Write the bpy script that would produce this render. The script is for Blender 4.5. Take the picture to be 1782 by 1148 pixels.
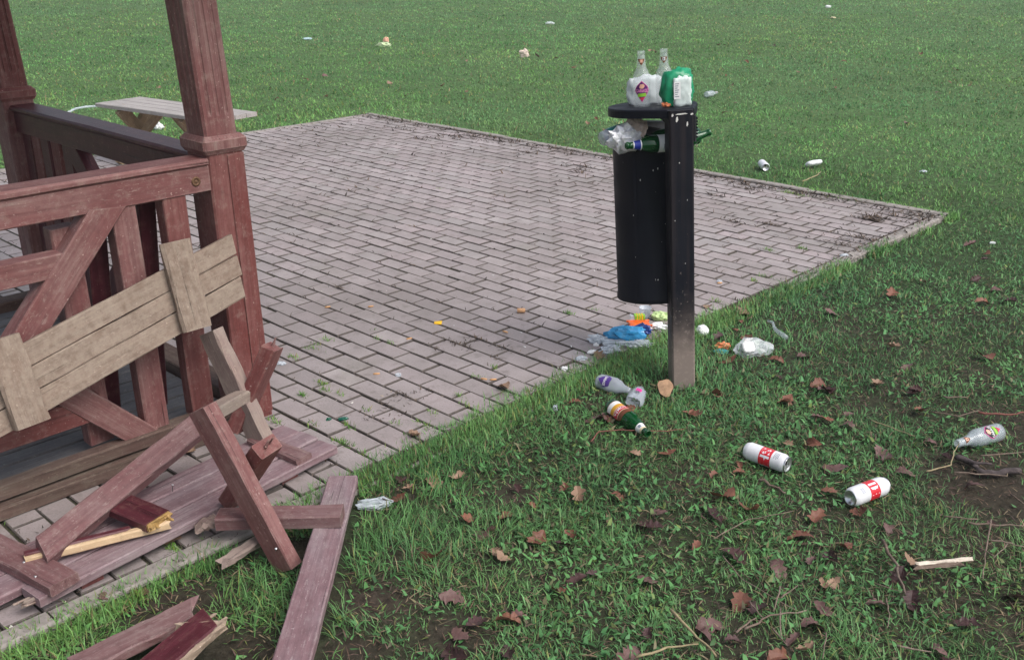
import bpy, bmesh, math, random
import numpy as np
from mathutils import Vector, Matrix, noise as mnoise

# ------------------------------------------------------------------ scene, camera, light
sc = bpy.context.scene
for o in list(bpy.data.objects): bpy.data.objects.remove(o)
COL = sc.collection
random.seed(7); rng = np.random.default_rng(11)
rad = math.radians

CAMH, FPX, PW, PH = 1.75, 1766.0, 1782.0, 1148.0
# rows: world X, Y, Z expressed in camera axes (right, down, forward)
RM = np.array([[0.71973358, 0.24786743, -0.64849465],
               [0.69424055, -0.26193013, 0.67038994],
               [-0.00369245, -0.93271343, -0.36059953]])
cam_d = bpy.data.cameras.new('camera'); cam = bpy.data.objects.new('camera', cam_d); COL.objects.link(cam)
cam_d.sensor_width = 36; cam_d.lens = FPX / PW * 36; cam_d.clip_end = 1000; cam_d.clip_start = 0.05
cr, cd, cf = RM[:, 0], RM[:, 1], RM[:, 2]
mw = Matrix.Identity(4)
for i in range(3):
    mw[i][0] = cr[i]; mw[i][1] = -cd[i]; mw[i][2] = -cf[i]
mw[0][3] = 0; mw[1][3] = 0; mw[2][3] = CAMH
cam.matrix_world = mw
sc.camera = cam

SUN_AZ, SUN_EL = math.atan2(0.85, 0.15), rad(52)      # azimuth measured from +Y towards +X
world = bpy.data.worlds.new('World'); sc.world = world; world.use_nodes = True
wn = world.node_tree; wn.nodes.clear()
sky = wn.nodes.new('ShaderNodeTexSky'); sky.sky_type = 'NISHITA'; sky.sun_disc = False
sky.sun_elevation = SUN_EL; sky.sun_rotation = SUN_AZ; sky.dust_density = 4.0; sky.air_density = 1.0; sky.ozone_density = 1.0
hs = wn.nodes.new('ShaderNodeHueSaturation'); hs.inputs['Saturation'].default_value = 0.52
bgn = wn.nodes.new('ShaderNodeBackground'); bgn.inputs['Strength'].default_value = 0.13
wo = wn.nodes.new('ShaderNodeOutputWorld')
wn.links.new(sky.outputs[0], hs.inputs['Color']); wn.links.new(hs.outputs[0], bgn.inputs[0]); wn.links.new(bgn.outputs[0], wo.inputs[0])
sl = bpy.data.lights.new('sun', 'SUN'); sl.energy = 1.25; sl.angle = rad(40); sl.color = (1.0, 0.95, 0.92)
so = bpy.data.objects.new('sun', sl); COL.objects.link(so)
sd = Vector((math.sin(SUN_AZ) * math.cos(SUN_EL), math.cos(SUN_AZ) * math.cos(SUN_EL), math.sin(SUN_EL)))
so.rotation_euler = (-sd).to_track_quat('-Z', 'Y').to_euler()
so.location = (3, 0, 8)
sc.view_settings.view_transform = 'Standard'; sc.view_settings.look = 'None'
sc.view_settings.exposure = 0.58; sc.view_settings.gamma = 1.0

# ------------------------------------------------------------------ placing helpers (survey of the site)
CP = np.array([0, 0, CAMH])
def ray(x, y): return RM @ np.array([x - PW / 2, y - PH / 2, FPX])
def P(x, y, z=0.0):
    d = ray(x, y); return Vector(CP + d * ((z - CAMH) / d[2]))
def PX(x, y, X):
    d = ray(x, y); return Vector(CP + d * (X / d[0]))

# ------------------------------------------------------------------ numpy value noise
def vnoise(x, y, s, seed=0):
    x = np.asarray(x, float) / s; y = np.asarray(y, float) / s
    xi = np.floor(x).astype(np.int64); yi = np.floor(y).astype(np.int64)
    fx = x - xi; fy = y - yi; fx = fx * fx * (3 - 2 * fx); fy = fy * fy * (3 - 2 * fy)
    def h(a, b):
        n = (a * 374761393 + b * 668265263 + seed * 974634777) & 0x7fffffff
        n = ((n ^ (n >> 13)) * 1274126177) & 0x7fffffff
        n = (n ^ (n >> 16)) & 0xffff
        return n / 65535.0
    return (h(xi, yi) * (1 - fx) + h(xi + 1, yi) * fx) * (1 - fy) + (h(xi, yi + 1) * (1 - fx) + h(xi + 1, yi + 1) * fx) * fy

PAVE = (-8.70, -1.2, -2.50, 6.83)      # xmin, ymin, xmax, ymax of the paved square
GZ = -0.03
def ground_h(x, y):
    x = np.asarray(x, float); y = np.asarray(y, float)
    dx = np.maximum(np.maximum(PAVE[0] - x, x - PAVE[2]), 0); dy = np.maximum(np.maximum(PAVE[1] - y, y - PAVE[3]), 0)
    d = np.hypot(dx, dy); k = np.clip(d / 0.5, 0, 1)
    fl = np.clip((2.98 + x) / .2, 0, 1) * np.clip((.38 - x) / .4, 0, 1) * np.clip((4.58 - y) / .8, 0, 1) * np.clip((y - .22) / .2, 0, 1)
    k = k * (x < 1e9)
    b = fl * (vnoise(x, y, 0.45, 3) - 0.5) * 0.035 + fl * (vnoise(x, y, 1.7, 5) - 0.5) * 0.05
    return GZ + 0.012 * k + b * k
def gh(p): return float(ground_h(p[0], p[1]))

# ------------------------------------------------------------------ materials
def nt(name):
    m = bpy.data.materials.new(name); m.use_nodes = True
    t = m.node_tree; b = t.nodes['Principled BSDF']; return m, t, b
def N(t, k, **kw):
    n = t.nodes.new(k)
    for a, v in kw.items():
        if hasattr(n, a): setattr(n, a, v)
        else: n.inputs[a].default_value = v
    return n
def ramp(t, src, stops):
    r = N(t, 'ShaderNodeValToRGB'); e = r.color_ramp.elements
    while len(e) > 1: e.remove(e[-1])
    e[0].position = stops[0][0]; e[0].color = (*stops[0][1], 1) if len(stops[0][1]) == 3 else stops[0][1]
    for p, c in stops[1:]:
        x = e.new(p); x.color = (*c, 1)
    t.links.new(src, r.inputs[0]); return r.outputs[0]
def mixc(t, fac, a, b):
    m = N(t, 'ShaderNodeMix'); m.data_type = 'RGBA'
    for s, i in ((fac, 0), (a, 6), (b, 7)):
        if hasattr(s, 'is_output'): t.links.new(s, m.inputs[i])
        elif i == 0: m.inputs[0].default_value = s
        else: m.inputs[i].default_value = (*s, 1)
    return m.outputs[2]
def math_(t, op, a, b=None):
    m = N(t, 'ShaderNodeMath'); m.operation = op
    for s, i in ((a, 0), (b, 1)):
        if s is None: continue
        if hasattr(s, 'is_output'): t.links.new(s, m.inputs[i])
        else: m.inputs[i].default_value = s
    return m.outputs[0]
def g3(v): return (v, v, v)
def tex(t, scale, detail=4, coord='Object', stretch=(1, 1, 1), offset=None, rough=0.6):
    tc = N(t, 'ShaderNodeTexCoord'); mp = N(t, 'ShaderNodeMapping'); mp.inputs['Scale'].default_value = stretch
    t.links.new(tc.outputs[coord], mp.inputs[0])
    if offset is not None:
        oi = N(t, 'ShaderNodeObjectInfo')
        vm = N(t, 'ShaderNodeVectorMath'); vm.operation = 'SCALE'; vm.inputs[0].default_value = (17.0, 31.0, 23.0)
        t.links.new(oi.outputs['Random'], vm.inputs['Scale']); t.links.new(vm.outputs[0], mp.inputs['Location'])
    n = N(t, 'ShaderNodeTexNoise'); n.inputs['Scale'].default_value = scale; n.inputs['Detail'].default_value = detail
    n.inputs['Roughness'].default_value = rough
    t.links.new(mp.outputs[0], n.inputs['Vector']); return n.outputs['Fac']
def bump(t, b, h, strength, dist=0.002):
    n = N(t, 'ShaderNodeBump'); n.inputs['Strength'].default_value = strength; n.inputs['Distance'].default_value = dist
    t.links.new(h, n.inputs['Height']); t.links.new(n.outputs[0], b.inputs['Normal'])

def wood(name, paint, paint2, bare, wear=0.5, grey=None, rough=0.6, chip=0.12, mud=0):
    """painted timber: grain runs along local X, paint fades and flakes to bare wood"""
    m, t, b = nt(name)
    grain = tex(t, 1.0, 5, stretch=(2.2, 75, 75), offset=1)
    fine = tex(t, 1.0, 3, stretch=(14, 260, 260), offset=1)
    blot = tex(t, 5.0, 5, stretch=(0.6, 1.4, 1.4), offset=1)
    chips = tex(t, 1.0, 4, stretch=(30, 130, 130), offset=1, rough=0.75)
    c = mixc(t, ramp(t, blot, [(0.40, g3(0)), (0.60, g3(1))]), paint, paint2)
    c = mixc(t, math_(t, 'MULTIPLY', ramp(t, grain, [(0.35, g3(1)), (0.62, g3(0))]), 0.55), c, tuple(x * 0.55 for x in paint))
    w0 = 0.70 - 0.26 * wear
    msk = math_(t, 'ADD', math_(t, 'MULTIPLY', blot, 0.55), math_(t, 'MULTIPLY', grain, 0.45))
    msk = ramp(t, msk, [(w0, g3(0)), (w0 + 0.10, g3(1))])
    barec = mixc(t, ramp(t, fine, [(0.3, g3(0)), (0.7, g3(1))]), tuple(x * 0.62 for x in bare), bare)
    c = mixc(t, math_(t, 'MULTIPLY', msk, 0.85), c, barec)
    c1 = ramp(t, chips, [(0.72 - chip, g3(0)), (0.76 - chip, g3(1))])
    c = mixc(t, math_(t, 'MULTIPLY', c1, 0.55), c, tuple(min(1, x * 1.25) for x in bare))
    crk = tex(t, 1.0, 3, stretch=(2.0, 120, 120), offset=1, rough=0.5)
    ck = ramp(t, crk, [(0.285, g3(1)), (0.33, g3(0))])
    c = mixc(t, math_(t, 'MULTIPLY', ck, 0.8), c, tuple(x * 0.22 for x in paint))
    spk = tex(t, 85, 2, offset=1); c = mixc(t, math_(t, 'MULTIPLY', ramp(t, spk, [(0.70, g3(0)), (0.74, g3(1))]), 0.6), c, tuple(min(1, x * 1.7 + .06) for x in bare))
    scf = tex(t, 22, 6, offset=1, rough=0.8); c = mixc(t, math_(t, 'MULTIPLY', ramp(t, scf, [(0.52, g3(0)), (0.66, g3(1))]), 0.45), c, tuple(x * 1.05 for x in bare))
    c = mixc(t, math_(t, 'MULTIPLY', ramp(t, scf, [(0.34, g3(1)), (0.46, g3(0))]), 0.4), c, tuple(x * 0.5 for x in paint))
    if mud:
        mf = tex(t, 38, 6, offset=1, rough=0.75); mc = tex(t, 9, 4, offset=1)
        c = mixc(t, math_(t, 'MULTIPLY', ramp(t, mf, [(0.42, g3(0)), (0.6, g3(1))]), 0.6), c, (0.32, 0.262, 0.208))
        c = mixc(t, math_(t, 'MULTIPLY', ramp(t, mc, [(0.55, g3(0)), (0.72, g3(1))]), 0.6), c, (0.17, 0.115, 0.085))
    bv_ = N(t, 'ShaderNodeBevel'); bv_.samples = 4; bv_.inputs['Radius'].default_value = 0.007
    gn = N(t, 'ShaderNodeNewGeometry'); dt = N(t, 'ShaderNodeVectorMath'); dt.operation = 'DOT_PRODUCT'; t.links.new(bv_.outputs[0], dt.inputs[0]); t.links.new(gn.outputs['Normal'], dt.inputs[1])
    eg = ramp(t, dt.outputs['Value'], [(0.80, g3(1)), (0.985, g3(0))])
    eg = math_(t, 'MULTIPLY', eg, ramp(t, scf, [(0.38, g3(0.15)), (0.60, g3(1))]))
    c = mixc(t, math_(t, 'MULTIPLY', eg, 0.75), c, tuple(min(1, x * 1.15) for x in bare))
    if grey: c = mixc(t, ramp(t, tex(t, 2.5, 4, offset=1), [(0.4, g3(0)), (0.7, g3(0.6))]), c, grey)
    t.links.new(c, b.inputs['Base Color'])
    b.inputs['Roughness'].default_value = rough; b.inputs['Specular IOR Level'].default_value = 0.35
    hh = math_(t, 'ADD', math_(t, 'MULTIPLY', grain, 0.7), math_(t, 'MULTIPLY', fine, 0.4))
    hh = math_(t, 'SUBTRACT', hh, math_(t, 'MULTIPLY', c1, 0.25)); hh = math_(t, 'SUBTRACT', hh, math_(t, 'MULTIPLY', ck, 0.8))
    bump(t, b, hh, 0.55, 0.003); return m

def plain(name, col, rough=0.5, metal=0.0, trans=0.0, alpha=1.0, spec=0.5, noise_amt=0.0, nscale=40, bmp=0.0, ior=1.45, thin=False):
    m, t, b = nt(name); b.inputs['Base Color'].default_value = (*col, 1); b.inputs['Roughness'].default_value = rough
    b.inputs['Metallic'].default_value = metal; b.inputs['Transmission Weight'].default_value = trans
    b.inputs['Alpha'].default_value = alpha; b.inputs['Specular IOR Level'].default_value = spec; b.inputs['IOR'].default_value = ior
    if noise_amt > 0 or bmp > 0:
        f = tex(t, nscale, 5)
        if noise_amt > 0:
            c = mixc(t, ramp(t, f, [(0.3, g3(0)), (0.7, g3(1))]), tuple(x * (1 - noise_amt) for x in col), tuple(min(1, x * (1 + noise_amt)) for x in col))
            t.links.new(c, b.inputs['Base Color'])
        if bmp > 0: bump(t, b, f, bmp, 0.004)
    return m

M = {}
M['red'] = wood('red_paint_wood', (0.165, 0.046, 0.042), (0.215, 0.085, 0.078), (0.26, 0.175, 0.15), 0.42, chip=0.10)
M['redfade'] = wood('faded_red_wood', (0.195, 0.075, 0.072), (0.25, 0.13, 0.122), (0.29, 0.205, 0.18), 0.55, chip=0.12)
M['pink'] = wood('rubbed_red_wood', (0.175, 0.082, 0.084), (0.215, 0.130, 0.13), (0.26, 0.195, 0.18), 0.55, chip=0.13)
M['lilac'] = wood('lilac_red_wood', (0.225, 0.135, 0.148), (0.275, 0.205, 0.222), (0.31, 0.255, 0.255), 0.55, chip=0.13)  # paler and more mauve than the other red boards
M['dark'] = wood('dark_and_shaded_red_wood', (0.075, 0.014, 0.022), (0.105, 0.026, 0.036), (0.16, 0.085, 0.07), 0.18, rough=0.42, chip=0.05)  # dark red boards; on the side railing it is painted shade
M['grey'] = wood('weathered_grey_wood', (0.26, 0.175, 0.155), (0.30, 0.225, 0.19), (0.35, 0.29, 0.235), 0.7, grey=(0.26, 0.225, 0.20), rough=0.8)
M['beige'] = wood('muddy_unpainted_wood', (0.235, 0.170, 0.132), (0.275, 0.212, 0.168), (0.31, 0.25, 0.202), 0.6, rough=0.9, chip=0.13, mud=1)
M['tornpale'] = wood('torn_edge_wood', (0.33, 0.25, 0.185), (0.29, 0.21, 0.155), (0.38, 0.31, 0.24), 0.5, rough=0.85)
M['sill'] = wood('muddy_sill_wood', (0.105, 0.062, 0.052), (0.135, 0.095, 0.075), (0.17, 0.14, 0.11), 0.6, rough=0.85)
M['pale'] = wood('fresh_split_wood', (0.56, 0.40, 0.24), (0.62, 0.45, 0.28), (0.64, 0.50, 0.34), 0.3, rough=0.7, chip=0.0)
M['torn'] = wood('torn_wood', (0.42, 0.26, 0.09), (0.36, 0.22, 0.07), (0.5, 0.34, 0.16), 0.3, rough=0.85)
M['table'] = wood('silvered_table_wood', (0.36, 0.335, 0.32), (0.40, 0.37, 0.355), (0.44, 0.42, 0.40), 0.5, rough=0.8)
M['tableleg'] = wood('table_leg_wood', (0.33, 0.23, 0.14), (0.37, 0.27, 0.17), (0.42, 0.33, 0.22), 0.5, rough=0.8)
M['floor'] = wood('shaded_grey_deck_wood', (0.10, 0.098, 0.105), (0.13, 0.128, 0.135), (0.16, 0.15, 0.15), 0.5, rough=0.6)  # deck grey lowered to carry the shade inside the shelter
M['unseen_roof'] = plain('roof_felt', (0.06, 0.05, 0.05), 0.9, noise_amt=0.2)

def paver_mat(name, use_attr):
    m, t, b = nt(name)
    if use_attr:
        a = N(t, 'ShaderNodeAttribute'); a.attribute_name = 'Col'; base = a.outputs['Color']
        sp = tex(t, 160, 3, 'Object'); bl = tex(t, 7, 4, 'Object')
    else:
        oi = N(t, 'ShaderNodeObjectInfo')
        base = ramp(t, oi.outputs['Random'], [(0, (0.295, 0.256, 0.254)), (0.35, (0.37, 0.324, 0.322)), (0.7, (0.345, 0.294, 0.295)), (1, (0.415, 0.368, 0.362))])
        geo = N(t, 'ShaderNodeNewGeometry')
        def wt(s, d):
            n = N(t, 'ShaderNodeTexNoise'); n.inputs['Scale'].default_value = s; n.inputs['Detail'].default_value = d
            t.links.new(geo.outputs['Position'], n.inputs['Vector']); return n.outputs['Fac']
        sp = wt(160, 3); bl = wt(7, 4)
    c = mixc(t, math_(t, 'MULTIPLY', ramp(t, bl, [(0.38, g3(1)), (0.62, g3(0))]), 0.5), base, (0.245, 0.216, 0.207))
    c = mixc(t, math_(t, 'MULTIPLY', ramp(t, sp, [(0.3, g3(1)), (0.5, g3(0))]), 0.35), c, (0.14, 0.12, 0.115))
    c = mixc(t, math_(t, 'MULTIPLY', ramp(t, sp, [(0.62, g3(0)), (0.74, g3(1))]), 0.35), c, (0.46, 0.42, 0.40))
    gp = N(t, 'ShaderNodeNewGeometry')
    def wn2(sc_, d):
        n = N(t, 'ShaderNodeTexNoise'); n.inputs['Scale'].default_value = sc_; n.inputs['Detail'].default_value = d; t.links.new(gp.outputs['Position'], n.inputs['Vector']); return n.outputs['Fac']
    c = mixc(t, math_(t, 'MULTIPLY', ramp(t, wn2(1.1, 6), [(0.42, g3(0)), (0.68, g3(1))]), 0.55), c, (0.20, 0.172, 0.158))
    c = mixc(t, math_(t, 'MULTIPLY', ramp(t, wn2(19, 5), [(0.56, g3(0)), (0.70, g3(1))]), 0.45), c, (0.15, 0.125, 0.112))
    c = mixc(t, math_(t, 'MULTIPLY', ramp(t, wn2(2.6, 3), [(0.60, g3(0)), (0.75, g3(1))]), 0.3), c, (0.17, 0.175, 0.12))
    t.links.new(c, b.inputs['Base Color']); b.inputs['Roughness'].default_value = 0.62; b.inputs['Specular IOR Level'].default_value = 0.4
    bump(t, b, sp, 0.4, 0.002); return m
M['paver'] = paver_mat('concrete_paver', False); M['paverA'] = paver_mat('concrete_paver_far', True)
M['paverside'] = plain('soil_stained_paver_side', (0.11, 0.094, 0.086), 0.95, noise_amt=0.3)
M['kerb'] = plain('concrete_kerb', (0.27, 0.245, 0.225), 0.8, noise_amt=0.3, nscale=30, bmp=0.4)

def soil_mat(name, cols, scale, turf=None):
    m, t, b = nt(name); f = tex(t, scale, 8, rough=0.7); f2 = tex(t, scale * 12, 5)
    c = ramp(t, f, [(0.3, cols[0]), (0.5, cols[1]), (0.7, cols[2])])
    if turf:
        a = N(t, 'ShaderNodeAttribute'); a.attribute_name = 'Turf'; c = mixc(t, ramp(t, a.outputs['Fac'], [(0, g3(0)), (.5, g3(1))]), c, turf); c = mixc(t, ramp(t, a.outputs['Fac'], [(.5, g3(0)), (1, g3(1))]), c, (.095, .175, .062))
    c = mixc(t, math_(t, 'MULTIPLY', ramp(t, f2, [(0.35, g3(1)), (0.6, g3(0))]), 0.6), c, tuple(x * 0.45 for x in cols[0]))
    t.links.new(c, b.inputs['Base Color']); b.inputs['Roughness'].default_value = 0.95; b.inputs['Specular IOR Level'].default_value = 0.15
    bump(t, b, f2, 0.9, 0.02); return m
M['soil'] = soil_mat('lawn_soil', [(0.040, 0.034, 0.024), (0.050, 0.042, 0.031), (0.068, 0.050, 0.041)], 2.2, (0.034, 0.055, 0.024))
M['joint'] = soil_mat('joint_dirt', [(0.065, 0.055, 0.049), (0.065, 0.068, 0.036), (0.10, 0.084, 0.075)], 3.0)

def attr_mat(name, rough, trans=0.25, spec=0.3, up=0.0):
    m, t, b = nt(name); a = N(t, 'ShaderNodeAttribute'); a.attribute_name = 'Col'
    t.links.new(a.outputs['Color'], b.inputs['Base Color']); b.inputs['Roughness'].default_value = rough
    b.inputs['Specular IOR Level'].default_value = spec
    if up > 0:
        ge = N(t, 'ShaderNodeNewGeometry'); mxn = N(t, 'ShaderNodeMix'); mxn.data_type = 'VECTOR'; mxn.inputs[0].default_value = up
        mxn.inputs[5].default_value = (0, 0, 1); t.links.new(ge.outputs['Normal'], mxn.inputs[4])
        nv = N(t, 'ShaderNodeVectorMath'); nv.operation = 'NORMALIZE'; t.links.new(mxn.outputs[1], nv.inputs[0]); t.links.new(nv.outputs[0], b.inputs['Normal'])
    if trans > 0:
        tr = N(t, 'ShaderNodeBsdfTranslucent'); mx = N(t, 'ShaderNodeMixShader'); mx.inputs[0].default_value = trans
        t.links.new(a.outputs['Color'], tr.inputs[0]); out = t.nodes['Material Output']
        t.links.new(b.outputs[0], mx.inputs[1]); t.links.new(tr.outputs[0], mx.inputs[2]); t.links.new(mx.outputs[0], out.inputs[0])
    return m
M['grass'] = attr_mat('grass_blade', 0.45, 0.25, 0.3, 0.42)
M['flake'] = attr_mat('debris_flake', 0.8, 0.0, 0.2)

def leaf_mat(name, a, b_):
    m, t, b = nt(name); f = tex(t, 55, 4); oi = N(t, 'ShaderNodeObjectInfo')
    c = mixc(t, ramp(t, f, [(0.3, g3(0)), (0.7, g3(1))]), a, b_)
    c = mixc(t, math_(t, 'MULTIPLY', oi.outputs['Random'], 0.5), c, tuple(x * 0.55 for x in a))
    t.links.new(c, b.inputs['Base Color']); b.inputs['Roughness'].default_value = 0.55; b.inputs['Specular IOR Level'].default_value = 0.35
    bump(t, b, f, 0.5, 0.003); return m
M['leaf_rust'] = leaf_mat('rust_leaf', (0.16, 0.06, 0.04), (0.23, 0.105, 0.066))
M['leaf_dark'] = leaf_mat('dark_wet_leaf', (0.045, 0.021, 0.022), (0.09, 0.045, 0.042))
M['leaf_tan'] = leaf_mat('tan_leaf', (0.26, 0.16, 0.105), (0.33, 0.22, 0.15))
M['leaf_mauve'] = leaf_mat('mauve_leaf', (0.125, 0.066, 0.06), (0.185, 0.108, 0.097))
M['twig'] = wood('twig_bark', (0.13, 0.09, 0.07), (0.19, 0.145, 0.115), (0.26, 0.2, 0.16), 0.5, rough=0.9)
M['straw'] = plain('dry_stem', (0.32, 0.26, 0.15), 0.8, noise_amt=0.3)
M['redstem'] = plain('red_dry_stem', (0.20, 0.07, 0.055), 0.7, noise_amt=0.3)
M['darktwig'] = plain('dark_branch_bark', (0.07, 0.055, 0.055), 0.9, noise_amt=0.4, nscale=60, bmp=0.6)

def bin_mat(name, muddy):
    m, t, b = nt(name)
    f = tex(t, 9, 6); sp = tex(t, 1.0, 4, stretch=(60, 60, 26), rough=0.7)
    c = mixc(t, ramp(t, f, [(0.35, g3(0)), (0.7, g3(1))]), (0.003, 0.0042, 0.0095), (0.007, 0.0085, 0.0155))
    c = mixc(t, ramp(t, sp, [(0.72, g3(0)), (0.75, g3(1))]), c, (0.26, 0.26, 0.26))
    if muddy:
        tc = N(t, 'ShaderNodeTexCoord'); sx = N(t, 'ShaderNodeSeparateXYZ'); t.links.new(tc.outputs['Object'], sx.inputs[0])
        str_ = tex(t, 1.0, 4, stretch=(38, 38, 1.6))
        c = mixc(t, math_(t, 'MULTIPLY', ramp(t, str_, [(0.45, g3(0)), (0.7, g3(1))]), 0.5), c, (0.034, 0.025, 0.026))
        hgt = math_(t, 'ADD', sx.outputs[2], math_(t, 'MULTIPLY', math_(t, 'SUBTRACT', tex(t, 14, 5), 0.5), 0.22))
        mud = ramp(t, hgt, [(0.12, g3(1)), (0.20, g3(0.55)), (0.30, g3(0.12)), (0.42, g3(0))])
        c = mixc(t, mud, c, (0.235, 0.19, 0.168))
        sp2 = ramp(t, math_(t, 'SUBTRACT', tex(t, 75, 3), math_(t, 'MULTIPLY', sx.outputs[2], 0.28)), [(0.54, g3(0)), (0.58, g3(1))])
        c = mixc(t, math_(t, 'MULTIPLY', sp2, 0.4), c, (0.30, 0.25, 0.22))
    t.links.new(c, b.inputs['Base Color']); b.inputs['Specular IOR Level'].default_value = 0.22
    rr = ramp(t, f, [(0.3, g3(0.45)), (0.7, g3(0.68))]); t.links.new(rr, b.inputs['Roughness'])
    bump(t, b, sp, 0.25, 0.002); return m
M['binblack'] = bin_mat('black_painted_metal', False); M['binpost'] = bin_mat('muddy_black_post', True)
M['primer'] = plain('bare_chip', (0.62, 0.60, 0.57), 0.6, noise_amt=0.2)
M['glass'] = plain('clear_glass', (0.72, 0.78, 0.80), 0.05, alpha=0.15, spec=1.0)
M['milky'] = plain('misted_clear_glass', (0.58, 0.65, 0.69), 0.10, alpha=0.33, spec=1.0)
M['green'] = plain('green_glass', (0.015, 0.20, 0.055), 0.06, trans=0.75, ior=1.5)
M['pet'] = plain('crushed_clear_plastic', (0.55, 0.60, 0.68), 0.12, alpha=0.5, spec=0.9)
M['film'] = plain('clear_plastic_film', (0.66, 0.73, 0.80), 0.15, alpha=0.5, spec=0.9)
M['white'] = plain('white_plastic', (0.78, 0.79, 0.80), 0.4)
M['paper'] = plain('crumpled_paper', (0.66, 0.54, 0.47), 0.7, noise_amt=0.3, nscale=60)
M['foil'] = plain('foil_film', (0.74, 0.75, 0.78), 0.28, metal=0.2, noise_amt=0.25, nscale=70)
M['canwhite'] = plain('white_can_paint', (0.72, 0.73, 0.76), 0.28, noise_amt=0.09, nscale=22)
M['alu'] = plain('aluminium', (0.72, 0.73, 0.75), 0.28, metal=0.9)
M['canred'] = plain('can_red', (0.62, 0.02, 0.035), 0.3)
M['hole'] = plain('dark_opening', (0.01, 0.01, 0.01), 0.9)
M['pinkprint'] = plain('label_pink_print', (0.85, 0.30, 0.55), 0.4)
M['purple'] = plain('label_purple', (0.105, 0.012, 0.135), 0.4)
M['violet'] = plain('label_violet', (0.09, 0.045, 0.25), 0.4)
M['magenta'] = plain('label_magenta', (0.62, 0.045, 0.28), 0.4)
M['lime'] = plain('label_lime', (0.24, 0.52, 0.04), 0.4)
M['labwhite'] = plain('label_white', (0.80, 0.80, 0.80), 0.5)
M['cream'] = plain('label_cream', (0.72, 0.62, 0.42), 0.5)
M['gold'] = plain('label_gold', (0.66, 0.34, 0.03), 0.45)
M['labred'] = plain('label_red', (0.55, 0.03, 0.06), 0.45)
M['labbrown'] = plain('label_brown', (0.16, 0.05, 0.02), 0.5)
M['labblue'] = plain('label_blue', (0.012, 0.03, 0.28), 0.4)
M['print'] = plain('label_print_grey', (0.22, 0.24, 0.30), 0.5)
M['black'] = plain('black_print', (0.02, 0.02, 0.025), 0.5)
M['peach'] = plain('label_peach', (0.75, 0.42, 0.30), 0.5)
M['orange'] = plain('orange_plastic', (0.75, 0.13, 0.02), 0.35)
M['orangefilm'] = plain('orange_film', (0.72, 0.22, 0.09), 0.4)
M['yellow'] = plain('yellow_paper', (0.85, 0.50, 0.02), 0.5)
M['bluefilm'] = plain('blue_film', (0.04, 0.28, 0.55), 0.22, noise_amt=0.25, nscale=25)
M['navy'] = plain('navy_film', (0.02, 0.05, 0.22), 0.25)
M['greenfilm'] = plain('green_film', (0.015, 0.27, 0.13), 0.3, noise_amt=0.25, nscale=30)
M['limefilm'] = plain('lime_film', (0.50, 0.66, 0.30), 0.35)
M['tealfilm'] = plain('teal_film', (0.05, 0.28, 0.26), 0.35)
M['cork'] = plain('cork', (0.56, 0.32, 0.17), 0.8, noise_amt=0.3, nscale=200)
M['butt'] = plain('cigarette_filter', (0.60, 0.33, 0.15), 0.8)
M['shard'] = plain('green_glass_shard', (0.01, 0.16, 0.10), 0.08, trans=0.5)
M['endgrain'] = plain('sawn_wood_disc', (0.34, 0.21, 0.125), 0.75, noise_amt=0.35, nscale=45, bmp=0.4)
M['bark'] = plain('disc_bark', (0.10, 0.065, 0.05), 0.9, noise_amt=0.3, bmp=0.5)
M['rusty'] = plain('rusty_bolt', (0.16, 0.09, 0.05), 0.7, metal=0.4)

# ------------------------------------------------------------------ object helpers
def tag(o, label=None, cat=None, group=None, kind=None):
    if label: o['label'] = label
    if cat: o['category'] = cat
    if group: o['group'] = group
    if kind: o['kind'] = kind
    return o
def mesh(name, vs, fs, smooth=False):
    me = bpy.data.meshes.new(name); me.from_pydata([tuple(v) for v in vs], [], fs); me.update()
    if smooth: me.polygons.foreach_set('use_smooth', [True] * len(me.polygons))
    return me
def put(name, me, mat, mw=None, parent=None):
    o = bpy.data.objects.new(name, me); COL.objects.link(o)
    if mat is not None and not me.materials: me.materials.append(mat)
    if parent is not None:
        o.parent = parent
        if 'inv' in INV.get(parent.name, {}): o.matrix_parent_inverse = INV[parent.name]['inv']
    if mw is not None: o.matrix_basis = mw
    W_[o.name] = (mw.copy() if mw is not None else Matrix.Identity(4))
    INV[o.name] = {'inv': W_[o.name].inverted()}
    return o
INV = {}; W_ = {}
def thing(name, loc, label, cat, group=None, mw=None):
    e = bpy.data.objects.new(name, None); COL.objects.link(e); e.empty_display_size = 0.1
    m = mw if mw is not None else Matrix.Translation(Vector(loc))
    e.matrix_basis = m; INV[e.name] = {'inv': m.inverted()}; W_[e.name] = m.copy()
    return tag(e, label, cat, group)
# every matrix handed to put() is a world matrix; the parent's inverse is stored as the parent inverse

def frame(o, x, zhint):
    x = Vector(x).normalized(); z = Vector(zhint); y = z.cross(x).normalized(); z = x.cross(y).normalized()
    m = Matrix.Identity(4)
    for i in range(3): m[i][0] = x[i]; m[i][1] = y[i]; m[i][2] = z[i]; m[i][3] = o[i]
    return m

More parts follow.
